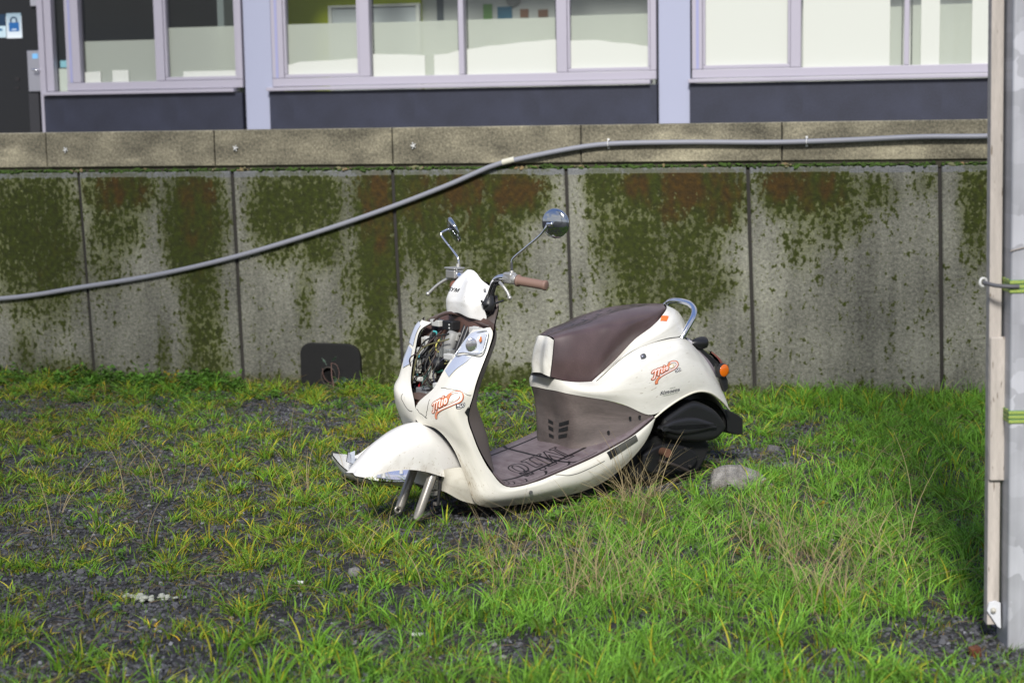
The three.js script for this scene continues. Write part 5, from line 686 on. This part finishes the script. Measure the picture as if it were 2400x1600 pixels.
function bladeGeo(n, spread, h0, h1, wd, droop, dry, seg = 4) {
  const pos = [], col = [], ix = [];
  for (let k = 0; k < n; k++) {
    const a = rr(0, 6.283), r = Math.sqrt(rnd()) * spread, bx = Math.cos(a) * r, bz = Math.sin(a) * r, h = rr(h0, h1), w = wd * rr(0.7, 1.25), lean = rr(0.1, 0.65) * droop, la = a + rr(-1, 1), fa = rr(0, 6.283), tip = rnd() < dry, kind = rnd(), o = pos.length / 3;
    const yellow = tip ? rr(0.4, 1) : 0;
    for (let s = 0; s <= seg; s++) {
      const t = s / seg, off = lean * h * t * t * 1.2, y = h * (t - 0.32 * lean * t * t), ww = w * (s === seg ? 0.06 : (1 - 0.75 * t * t)) * (s === 0 ? 0.8 : 1), x = bx + Math.cos(la) * off, z = bz + Math.sin(la) * off, cx = Math.cos(fa) * ww / 2, cz = Math.sin(fa) * ww / 2;
      const yl = yellow * smooth(0.1, 0.9, kind < .5 ? t : 1 - t * .3), c = [mix(1, 3.2, yl), mix(1, 1.28, yl), mix(1, 1.0, yl)];
      pos.push(x - cx, y, z - cz, x + cx, y, z + cz); col.push(...c, ...c);
      if (s) { const q = o + s * 2; ix.push(q - 2, q - 1, q, q - 1, q + 1, q); }
    }
  }
  const g = new THREE.BufferGeometry(); g.setAttribute('position', new THREE.Float32BufferAttribute(pos, 3)); g.setAttribute('color', new THREE.Float32BufferAttribute(col, 3)); g.setIndex(ix); g.computeVertexNormals(); return g;
}
const grassM = new THREE.MeshPhysicalMaterial({ color: C(1, 1, 1), roughness: 0.62, side: THREE.DoubleSide, vertexColors: true, transmission: 0.34, thickness: 0, specularIntensity: 0.35 });
function scatter(name, label, category, geos, mat, spots) { // spots: x, y, z, turn, sx, sy, tilt, colour, which
  geos.forEach((g, w) => {
    const list = spots.filter((s) => s[8] === w); if (!list.length) return; const im = new THREE.InstancedMesh(g, mat, list.length), o = new THREE.Object3D();
    list.forEach((s, k) => { o.position.set(s[0], s[1], s[2]); o.rotation.set(s[6], s[3], s[6] * 0.6, 'YXZ'); o.scale.set(s[4], s[5], s[4]); o.updateMatrix(); im.setMatrixAt(k, o.matrix); im.setColorAt(k, s[7]); });
    im.name = numbered(name); im.castShadow = im.receiveShadow = true; scene.add(im); tag(im, label[w] ?? label[0], category, null, 'stuff');
  });
}
{
  const tufts = [bladeGeo(10, 0.028, 0.03, 0.075, 0.0045, 1.4, 0.3), bladeGeo(9, 0.024, 0.045, 0.095, 0.0048, 1.3, 0.2), bladeGeo(11, 0.034, 0.02, 0.05, 0.004, 1.7, 0.45), bladeGeo(8, 0.018, 0.06, 0.12, 0.0054, 1.35, 0.14, 5), bladeGeo(9, 0.034, 0.03, 0.075, 0.0046, 2.0, 0.7), bladeGeo(11, 0.026, 0.05, 0.105, 0.0037, 1.25, 0.06), bladeGeo(12, 0.034, 0.03, 0.075, 0.0034, 1.6, 0.1), bladeGeo(6, 0.03, 0.015, 0.045, 0.0026, 1.4, 0.25, 3)];
  const spots = [];
  for (let k = 0; k < 128000; k++) {
    const x = rr(-6.6, 2.2), z = rr(-9.02, -3.5); if (!inView(x, z)) continue;
    const L = lush(x, z), b = bareAt(x, z), n = 0.5 + 0.55 * fbm(x * 2.2, z * 2.2, 3, 3) + 0.4 * fbm(x * 9, z * 9, 8, 2);
    const clump = smooth(-0.08, 0.22, fbm(x * 5.5, z * 5.5, 71, 3)); const dens = mix(1.05, 1.0, L) * (0.3 + 0.9 * smooth(0.2, 0.7, n)) * mix(clump, 1, .08 + smooth(0.45, 0.9, L) * .5) - b * 0.88; if (rnd() < .13 && !underScooter(x, z)) { const lg = rr(.5, 1.3), yy = rnd() < .3 ? 1 : 0; spots.push([x, 0, z, rr(0, 6.28), rr(.8, 1.5), rr(.6, 1.2), rr(-.3, .3), C((.13 + .12 * yy) * lg, .24 * lg, .02 * lg), 7]); continue; } if (rnd() > dens * mix(.47, .33, L)) continue;
    const us = underScooter(x, z); if (us && rnd() < 0.8) continue;
    const wallG = smooth(-8.55, -8.95, z), dry = 0.5 + 0.9 * fbm(x * 1.4 + 9, z * 1.4, 12, 3) + mix(.3, -.35, smooth(.45, .8, L));
    let hs = mix(0.66, 0.76, L) * rr(0.7, 1.3) * (1 + wallG * 0.5 * L) * (1 - 0.5 * Math.min(1, b)); if (us) hs = Math.min(hs, 0.55);
    const yel = Math.max(0, dry - 0.55) * rr(0.2, 1.4), lightG = rr(0.5, 1.45);
    const c = C((0.140 + 0.055 * L + 0.14 * yel) * lightG, (0.30 + 0.11 * L + 0.02 * yel) * lightG, (0.022 + 0.025 * L + 0.004 * rnd()) * lightG);
    if (rnd() < .75 * smooth(.5, .95, L)) { spots.push([x, 0.0, z, rr(0, 6.28), rr(0.8, 1.25), hs * 1.12, rr(-.15, .15), c, rnd() < .55 ? 5 : 6]); continue; }
    const u = rnd(), w = u < mix(.34, .22, L) ? 0 : u < mix(.5, .62, L) ? 1 : u < mix(.78, .74, L) ? 2 : u < mix(.86, .95, L) ? 3 : 4;
    spots.push([x, 0.0, z, rr(0, 6.28), rr(0.8, 1.25), hs, rr(-.15, .15), c, w]);
  }
  scatter('grass', ['short grass growing through the dark gravel around the scooter', 'taller green grass in thick tufts around the scooter', 'low matted grass close to the gravel', 'long broad grass blades standing above the turf', 'yellowing flattened grass among the green', 'fine lush grass on the right side of the plot', 'low lush grass on the right side of the plot', 'sparse thin grass shoots coming up through the gravel'], 'grass', tufts, grassM, spots);
  // bright larger tufts near the camera and along the right side
  const big = [bladeGeo(14, 0.035, 0.06, 0.15, 0.0055, 1.1, 0.16, 5)], bs = [];
  for (let k = 0; k < 1500; k++) { const x = rr(-3, 1.0), z = rr(-8.95, -3.9); if (!inView(x, z) || underScooter(x, z)) continue; const L = lush(x, z), b = bareAt(x, z); const front = smooth(-5.4, -4.4, z), far = smooth(-8.3, -8.8, z); if (rnd() > (front * 0.5 + far * 0.9 * smooth(-1.4, -0.6, x) + 0.12) * L * (1 - b)) continue; bs.push([x, 0, z, rr(0, 6.28), rr(.8, 1.2), rr(.6, 1.1), rr(-.2, .2), C(0.14, 0.29, 0.025).multiplyScalar(rr(.8, 1.35)), 0]); }
  scatter('grass_tuft', ['bright green long-bladed tufts at the foot of the post and wall'], 'grass', big, grassM, bs);
  // bleached dry stalks
  const stalk = [bladeGeo(3, 0.03, 0.16, 0.34, 0.0021, 1.1, 0, 7), bladeGeo(3, 0.05, 0.18, 0.36, 0.002, 2.4, 0, 8)], ss = [];
  const SP = [[[-0.938, -5.718, 0.273, 0.341], 16], [[-0.957, -5.188, 0.21, 0.284], 46], [[-0.54, -5.731, 0.185, 0.39], 34], [[-0.287, -5.215, 0.18, 0.183], 42], [[-0.197, -5.848, 0.172, 0.454], 22], [[-1.097, -6.399, 0.096, 0.142], 40], [[-1.881, -5.612, 0.058, 0.174], 8], [[-1.329, -5.269, 0.161, 0.299], 26], [[-2.385, -6.258, 0.259, 0.435], 10], [[-0.322, -6.984, 0.274, 0.405], 10], [[-3.061, -5.999, 0.413, 0.972], 16]];
  for (const [[cx, cz, a, c], n] of SP) for (let k = 0; k < n; k++) { const g = () => (rnd() + rnd() + rnd() - 1.5) * 1.2; const x = cx + g() * a, z = cz + g() * c; if (underScooter(x, z)) continue; const cc = C(0.50, 0.40, 0.22).multiplyScalar(rr(.6, 1.15)); ss.push([x, 0, z, rr(0, 6.28), 1, rr(.55, 1.15), rr(-.3, .3), cc, rnd() < .62 ? 0 : 1]); }
  scatter('dry_grass', ['thin bleached grass stalks standing in front of the scooter', 'bleached grass stalks bent over in arcs at front right'], 'dry grass', stalk, grassM, ss);
  // flattened straw on the ground
  const straw = [bladeGeo(5, 0.05, 0.05, 0.12, 0.0024, 0.4, 0, 3).rotateX(1.45)], st = [];
  for (let k = 0; k < 9000; k++) { const x = rr(-6, 1.2), z = rr(-9, -3.8); if (!inView(x, z)) continue; if (rnd() > 0.35 + fbm(x * 2, z * 2, 44, 3)) continue; st.push([x, rr(.006, .018), z, rr(0, 6.28), rr(.6, 1.1), rr(.7, 1.1), 0, C(0.22, 0.16, 0.085).multiplyScalar(rr(.5, 1.25)), 0]); }
  scatter('straw', ['flattened dead straw lying between the grass and gravel'], 'straw', straw, grassM, st);
  // dead reddish tuft before the engine
  const dead = [bladeGeo(60, 0.07, 0.05, 0.13, 0.0016, 1.2, 0, 4)], c0 = [-1.061, -6.097]; scatter('dead_tuft', ['fine reddish brown dead tuft of grass before the engine'], 'dead grass', dead, grassM, [[c0[0], 0, c0[1], 0.4, 1, 1, 0, C(0.16, 0.095, 0.075), 0], [c0[0] + .09, 0, c0[1] - .04, 2.4, .8, .9, 0, C(0.15, 0.10, 0.08), 0]]);
}
{ // dark crushed stone
  const geos = [0, 1, 2].map((s) => { const g = mergeVertices(new THREE.IcosahedronGeometry(1, 0).deleteAttribute('uv').deleteAttribute('normal')), p = g.attributes.position; for (let k = 0; k < p.count; k++) { const f = rr(0.65, 1.15); p.setXYZ(k, p.getX(k) * f, p.getY(k) * f * rr(.6, 1), p.getZ(k) * f); } const q = g.toNonIndexed(); q.computeVertexNormals(); return q; });
  const sp = [];
  for (let k = 0; k < 190000; k++) { const x = rr(-6, 1.4), z = rr(-9.02, -3.7); if (!inView(x, z, 0.3)) continue; const b = bareAt(x, z), L = lush(x, z); if (rnd() > 0.55 + b - L * 0.4) continue; const s = rr(0.0045, 0.0105) * (rnd() < .06 ? 1.5 : 1), t = rr(.35, 1.6), pale = rnd() < .05 ? 2.4 : 1; sp.push([x, s * .25, z, rr(0, 6.28), s, s * rr(.5, .9), rr(-.7, .7), C(0.06 * t * pale, 0.06 * t * pale, 0.066 * t * pale), Math.floor(rnd() * 3)]); }
  scatter('gravel', ['dark crushed stone lying loose between the grass', 'dark angular gravel between the grass tufts', 'dark gravel chips spread under the grass'], 'gravel', geos, M(C(1, 1, 1), 0.85), sp);
}
{ // broad-leaved weeds along the foot of the wall
  const leaf = (len, wid, lobes) => { const pos = [0, 0, 0], ix = [], n = 12; for (let k = 0; k <= n; k++) { const a = -Math.PI * 0.86 + k / n * Math.PI * 1.72, r = (0.75 + 0.25 * Math.cos(a * lobes)) ; pos.push(Math.sin(a) * wid * r, Math.cos(a) * 0.004 + 0.003 * Math.sin(a * 3), len * 0.5 + Math.cos(a) * len * 0.5 * r); if (k) ix.push(0, k, k + 1); } pos[2] = len * 0.25; const g = new THREE.BufferGeometry(); g.setAttribute('position', new THREE.Float32BufferAttribute(pos, 3)); g.setIndex(ix); g.computeVertexNormals(); return g; };
  const plant = (n, h, ls, lobes) => { const gs = []; for (let k = 0; k < n; k++) { const a = rr(0, 6.28), l = leaf(ls * rr(.7, 1.2), ls * rr(.4, .6), lobes); l.rotateX(rr(-.5, .35)); l.rotateY(a); const y = h * rr(.25, 1), r = rr(.15, .7) * h; l.translate(Math.sin(a) * r, y, Math.cos(a) * r); const st = tube([[0, 0, 0], [Math.sin(a) * r * .4, y * .7, Math.cos(a) * r * .4], [Math.sin(a) * r, y, Math.cos(a) * r]], 0.0011, 4, 4, false); st.deleteAttribute('uv'); const q = l.toNonIndexed(); gs.push(q, st); } const g = mergeGeometries(gs); g.setAttribute('color', new THREE.Float32BufferAttribute(new Float32Array(g.attributes.position.count * 3).fill(1), 3)); return g; };
  const geos = [plant(14, 0.07, 0.034, 3), plant(10, 0.10, 0.028, 5), plant(9, 0.04, 0.03, 3)], sp = [];
  const put = (x, z, s, w, dark = 1) => { const y = rnd() < .07 ? 1 : 0; sp.push([x, 0, z, rr(0, 6.28), s, s * rr(.8, 1.2), rr(-.1, .1), y ? C(0.30, 0.22, 0.02) : C(0.11, 0.24, 0.028).multiplyScalar(rr(.6, 1.4) * dark), w]); };
  for (let k = 0; k < 1000; k++) { const x = rr(-5.6, -1.95), z = -9.0 + Math.pow(rnd(), 1.7) * 0.75; if (!inView(x, z, .3)) continue; const d = 0.35 + 0.9 * fbm(x * 1.5, z * 2, 55, 3) + (x < -3.6 ? .25 : 0) - (Math.abs(x + 3.55) < .3 && z < -8.8 ? .5 : 0); if (rnd() > d) continue; put(x, z, rr(.5, 1.05) * (z < -8.7 ? (x < -3.7 ? 1.1 : .75) : .65), rnd() < .55 ? 0 : rnd() < .5 ? 1 : 2); }
  for (let k = 0; k < 500; k++) { const x = rr(-1.6, 0.9), z = rr(-8.9, -5.6); if (!inView(x, z, .2) || underScooter(x, z) || rnd() > .3 + .8 * fbm(x * 2, z * 2, 57, 3)) continue; put(x, z, rr(.45, .9), 2, .9); }
  for (let k = 0; k < 260; k++) { const x = rr(-5, -1.4), z = rr(-8.3, -4.2); if (!inView(x, z, .2) || underScooter(x, z) || bareAt(x, z) > .4) continue; put(x, z, rr(.3, .7), 2, 1); }
  scatter('weeds', ['lobed green weeds growing along the foot of the wall', 'taller leafy weeds along the foot of the wall', 'small low weeds scattered through the grass'], 'weeds', geos, grassM, sp);
  // the grey-leaved plant in front of the pipe outlet, with a looping reddish stem
  const a = [-3.163, -0.017, -8.85], t = thing('pipe_plant', 'spindly plant with a looping reddish stem before the black pipe outlet', 'plant', [a[0], 0, a[2]]);
  const rel = (p) => [p[0] - a[0], Math.max(0, p[1]), p[2] - a[2]];
  mesh('stem', [tube([[0, 0, 0], rel([-3.158, 0.028, -8.86]), rel([-3.173, 0.083, -8.88]), rel([-3.181, 0.121, -8.9]), rel([-3.18, 0.149, -8.9])], 0.002, 24, 6), tube([rel([-3.18, 0.149, -8.9]), rel([-3.144, 0.141, -8.88]), rel([-3.131, 0.102, -8.88]), rel([-3.139, 0.055, -8.87]), rel([-3.162, 0.044, -8.86])], 0.0012, 24, 6), tube([rel([-3.232, 0.12, -8.9]), rel([-3.228, 0.079, -8.9]), rel([-3.2, 0.052, -8.88]), rel([-3.164, 0.044, -8.86])], 0.0012, 24, 6), tube([[.03, 0, .02], rel([-3.064, -0.018, -8.8]), rel([-3.076, 0.036, -8.82])], 0.0024, 16, 6)], M(C(0.20, 0.11, 0.09), 0.7), t);
  const gl = M(C(0.20, 0.30, 0.22), 0.7, { transmission: 0.3, thickness: 0 });
  for (const [p, r, s] of [[[-3.185, 0.149, -8.9], 1.2, 1.2], [[-3.2, 0.144, -8.9], -1.3, 1], [[-3.195, 0.13, -8.9], -0.8, 1], [[-3.134, 0.044, -8.85], 1.1, 1.3], [[-3.146, 0.046, -8.85], .4, 1], [[-3.078, 0.052, -8.82], .2, 1.2], [[-3.068, 0.057, -8.82], 1.0, 1], [[-3.083, 0.038, -8.82], -.7, 1], [[-3.059, 0.034, -8.82], 1.4, 1], [[-3.111, -0.007, -8.8], 1.2, 1.3]]) { const l = leaf(0.05 * s, 0.011 * s, 1); l.rotateX(-0.7); l.rotateY(r); l.translate(...rel(p)); mesh('leaf', l, gl, t); }
}

// ---------------------------------------------------------------- stones and small debris
function stone(name, label, category, c, sx, sy, sz, col, sd, group, detail = 4) {
  const g = mergeVertices(new THREE.IcosahedronGeometry(1, detail).deleteAttribute('uv').deleteAttribute('normal')), p = g.attributes.position, v = new THREE.Vector3(); const planes = Array.from({ length: 9 }, (_, k) => { const a = k * 2.4 + sd, b = Math.sin(k * 1.7 + sd * 2); return new THREE.Vector3(Math.cos(a) * Math.sqrt(1 - b * b), b, Math.sin(a) * Math.sqrt(1 - b * b)).multiplyScalar(1); });
  for (let k = 0; k < p.count; k++) { v.fromBufferAttribute(p, k).normalize(); let r = 1; for (const q of planes) { const d = v.dot(q); if (d > 0.6) r = Math.min(r, 0.78 / d); } r *= 1 + 0.06 * fbm(v.x * 3 + sd, v.y * 3, v.z * 3, 4); p.setXYZ(k, v.x * r * sx, Math.max(-0.4, v.y * r) * sy, v.z * r * sz); }
  g.computeVertexNormals(); planarUV(g, 0.2, 0.2, 0, 0, 'x', 'y'); const o = mesh(name, g, col); o.position.set(c[0], sy * 0.28, c[1]); return tag(o, label, category, group);
}
const rockT = dataTex(256, 256, (u, v) => { const a = fbm(u * 7, v * 7, 61, 4), n = fbm(u * 50, v * 50, 62, 2); const b = 170 + a * 80 + n * 60; return [b, b * 0.985, b * 0.965]; }, true);
const rockM = M(C(0.50, 0.49, 0.475), 0.95, { map: rockT, bumpMap: rockT, bumpScale: 0.006 });
{ // the broken block right of the engine
  const out = [[-.135, 0], [-.125, .05], [-.105, .085], [-.06, .098], [.0, .092], [.045, .082], [.085, .058], [.125, .026], [.14, 0]];
  const rows = [[0.06, 1, .82], [0.075, 1.0, .55], [0.03, .96, 1.0], [-0.03, .9, 1.02], [-0.07, .7, .8], [-0.08, .5, .4]];
  const net = rows.map(([z, s, h], i) => out.map(([x, y], j) => [x * s + 0.012 * fbm(i * 2.1, j * 1.3, 5, 2), y * h + (j > 0 && j < 8 ? 0.014 * fbm(i * 1.7, j * 1.9, 8, 2) : -0.03), z + 0.01 * fbm(j, i, 3, 2)]));
  net[0] = net[0].map((p) => [p[0], Math.min(p[1], 0.004) - .02, p[2] + .02]);
  const g = shell(net, { nu: 9, nv: 15, th: 0, ref: [0, -0.05, 0] }).toNonIndexed(), p = g.attributes.position; for (let k = 0; k < p.count; k++) { const f = 0.016 * fbm(p.getX(k) * 22, p.getY(k) * 22, p.getZ(k) * 22, 3); p.setXYZ(k, p.getX(k), p.getY(k) + f, p.getZ(k) + f); } g.computeVertexNormals(); planarUV(g, .2, .2, 0, 0, 'x', 'y');
  const o = mesh('rock', g, rockM), c = [-0.755, -6.849]; o.position.set(c[0], 0.0, c[1]); o.rotation.y = 0.24; o.scale.set(0.95, 0.8, 0.95); tag(o, 'large pale angular rock in the grass right of the engine', 'rock');
}
stone('stone', 'small grey stone on the gravel behind the pale rock', 'stone', [-0.689, -7.542], .034, .03, .03, M(C(0.22, 0.22, 0.24), 0.95, { map: rockT }), 1.3);
stone('stone', 'round pale pebble in the grass before the loose cover', 'stone', [-1.835, -5.294], .022, .024, .02, M(C(0.36, 0.36, 0.36), 0.95, { map: rockT }), 4.1);
{ const g = planarUV(new RoundedBoxGeometry(0.028, 0.03, 0.024, 2, 0.003), .06, .06), o = mesh('brick_fragment', g, M(C(0.30, 0.10, 0.05), 0.95, { map: rockT, bumpMap: rockT, bumpScale: .003 })), c = [0.11, -4.793]; o.position.set(c[0], 0.012, c[1]); o.rotation.set(.1, .5, .12); tag(o, 'small rusty red brick fragment on the gravel beside the post', 'brick fragment'); }
const chipM = M(C(0.5, 0.5, 0.49), 0.9, { map: rockT });
const chips = [[-3.796, -6.666], [-3.151, -5.898], [-2.942, -6.113], [-2.873, -5.855], [-2.905, -5.513], [-2.85, -5.438], [-2.471, -4.733], [-2.257, -4.687], [-2.545, -4.449], [-2.04, -4.758], [-1.933, -4.805], [-1.881, -4.756], [-2.3, -4.345], [-1.902, -4.231], [-1.495, -4.523], [-1.563, -4.664], [-1.439, -4.811], [-1.201, -4.645], [-1.148, -4.538], [-1.118, -4.914], [-0.143, -4.655], [-0.315, -6.376], [-0.423, -7.134], [-1.497, -4.527]].slice(0, 23);
chips.forEach((c, k) => stone('pale_chip', 'small whitish chip of debris lying on the dark gravel', 'debris chip', c, rr(.006, .013), rr(.005, .009), rr(.006, .011), chipM, k * 1.7, 'whitish chips on the gravel', 1));
for (const [c, w, l] of [[[-1.966, -5.13], .03, 'short white stick of litter on the gravel front left'], [[-1.43, -4.664], .03, 'pale stick of litter on the gravel front centre']]) { const o = mesh('litter_stick', lathe([[0, 0], [.0055, .02], [.006, .5], [.005, .98], [0, 1]], [-w * .6, .009, 0], [w * .6, .012, .004], 10), M(C(0.7, 0.69, 0.66), 0.8)); o.position.set(c[0], .004, c[1]); tag(o, l, 'litter'); }
{ // crumbled white lichen-like debris
  const c = [-2.374, -4.893], t = thing('crumbled_debris', 'crumbled whitish heap of debris under a tuft front left', 'debris', [c[0], 0, c[1]]), gs = []; for (let k = 0; k < 46; k++) gs.push(new THREE.IcosahedronGeometry(rr(.005, .013), 0).scale(1, .6, 1).rotateY(k).translate((rnd() + rnd() - 1) * .10, rr(.004, .016), (rnd() + rnd() - 1) * .035)); mesh('crumbs', gs, M(C(0.36, 0.37, 0.31), 0.95), t).userData.kind = 'stuff';
}

// ---------------------------------------------------------------- trees behind the photographer, whose open crowns dapple the wall and grass
{
  const bark = M(C(0.10, 0.08, 0.06), 0.95), leafM = new THREE.MeshPhysicalMaterial({ color: C(0.07, 0.11, 0.025), roughness: 0.8, side: THREE.DoubleSide, transmission: 0.3, thickness: 0 });
  const build = (name, label, base, lobes) => { // lobes: centre of a leaf cluster, radius, leaves
    const t = thing(name, label, 'tree', base), tops = lobes.map((l) => [l[0] - base[0], l[1], l[2] - base[2]]);
    const fork = [tops.reduce((s, p) => s + p[0], 0) / tops.length * 0.25, 4.2, tops.reduce((s, p) => s + p[2], 0) / tops.length * 0.25];
    mesh('trunk', lathe([[0, 0], [.32, 0], [.23, .12], [.19, .6], [.16, 1], [0, 1]], [0, -.1, 0], fork, 14), bark, t);
    tops.forEach((p) => mesh('limb', tube([fork, [mix(fork[0], p[0], .45), mix(fork[1], p[1], .35) + .3, mix(fork[2], p[2], .45)], p], 0.055, 20, 7), bark, t));
    const pos = [], ix = []; lobes.forEach(([, , , r, n], k) => { for (let q = 0; q < n; q++) { const d = new THREE.Vector3(rr(-1, 1), rr(-1, 1), rr(-1, 1)); if (d.length() > 1) { q--; continue; } const c = d.multiplyScalar(r).add(V(tops[k])), a = new THREE.Vector3(rr(-1, 1), rr(-1, 1), rr(-1, 1)).normalize(), b = new THREE.Vector3(rr(-1, 1), rr(-1, 1), rr(-1, 1)).cross(a).normalize(), s = rr(.05, .10), o = pos.length / 3; for (const [e, f] of [[-1, 0], [0, -.5], [1, 0], [0, .5]]) { const v = c.clone().addScaledVector(a, e * s).addScaledVector(b, f * s); pos.push(v.x, v.y, v.z); } ix.push(o, o + 1, o + 2, o, o + 2, o + 3); } });
    const g = new THREE.BufferGeometry(); g.setAttribute('position', new THREE.Float32BufferAttribute(pos, 3)); g.setIndex(ix); g.computeVertexNormals(); mesh('crown', g, leafM, t);
  };
  const shade = (x, y, z, t, r, n) => [x + SUN.x * t, y + SUN.y * t, z + SUN.z * t, r, n];
  build('tree', 'open-crowned tree behind the viewer on the left, outside the picture', [-1.8, 0, 5.5], [shade(-4.9, .5, -9, 13, 1.0, 900), shade(-4.6, .0, -6.6, 12, .9, 420), shade(-3.4, .8, -9, 13.5, .6, 260), shade(-6.0, 2.0, -12, 15, 1.1, 800), shade(-2.6, 0, -4.4, 12, .8, 360)]);
  build('tree', 'open-crowned tree behind the viewer on the right, outside the picture', [5.2, 0, 4.8], [shade(.15, .5, -9, 13, .75, 640), shade(.9, .2, -7.2, 12, .8, 500), shade(-1.0, 1.0, -9, 13.5, .5, 160)]);
}

renderer.render(scene, camera);
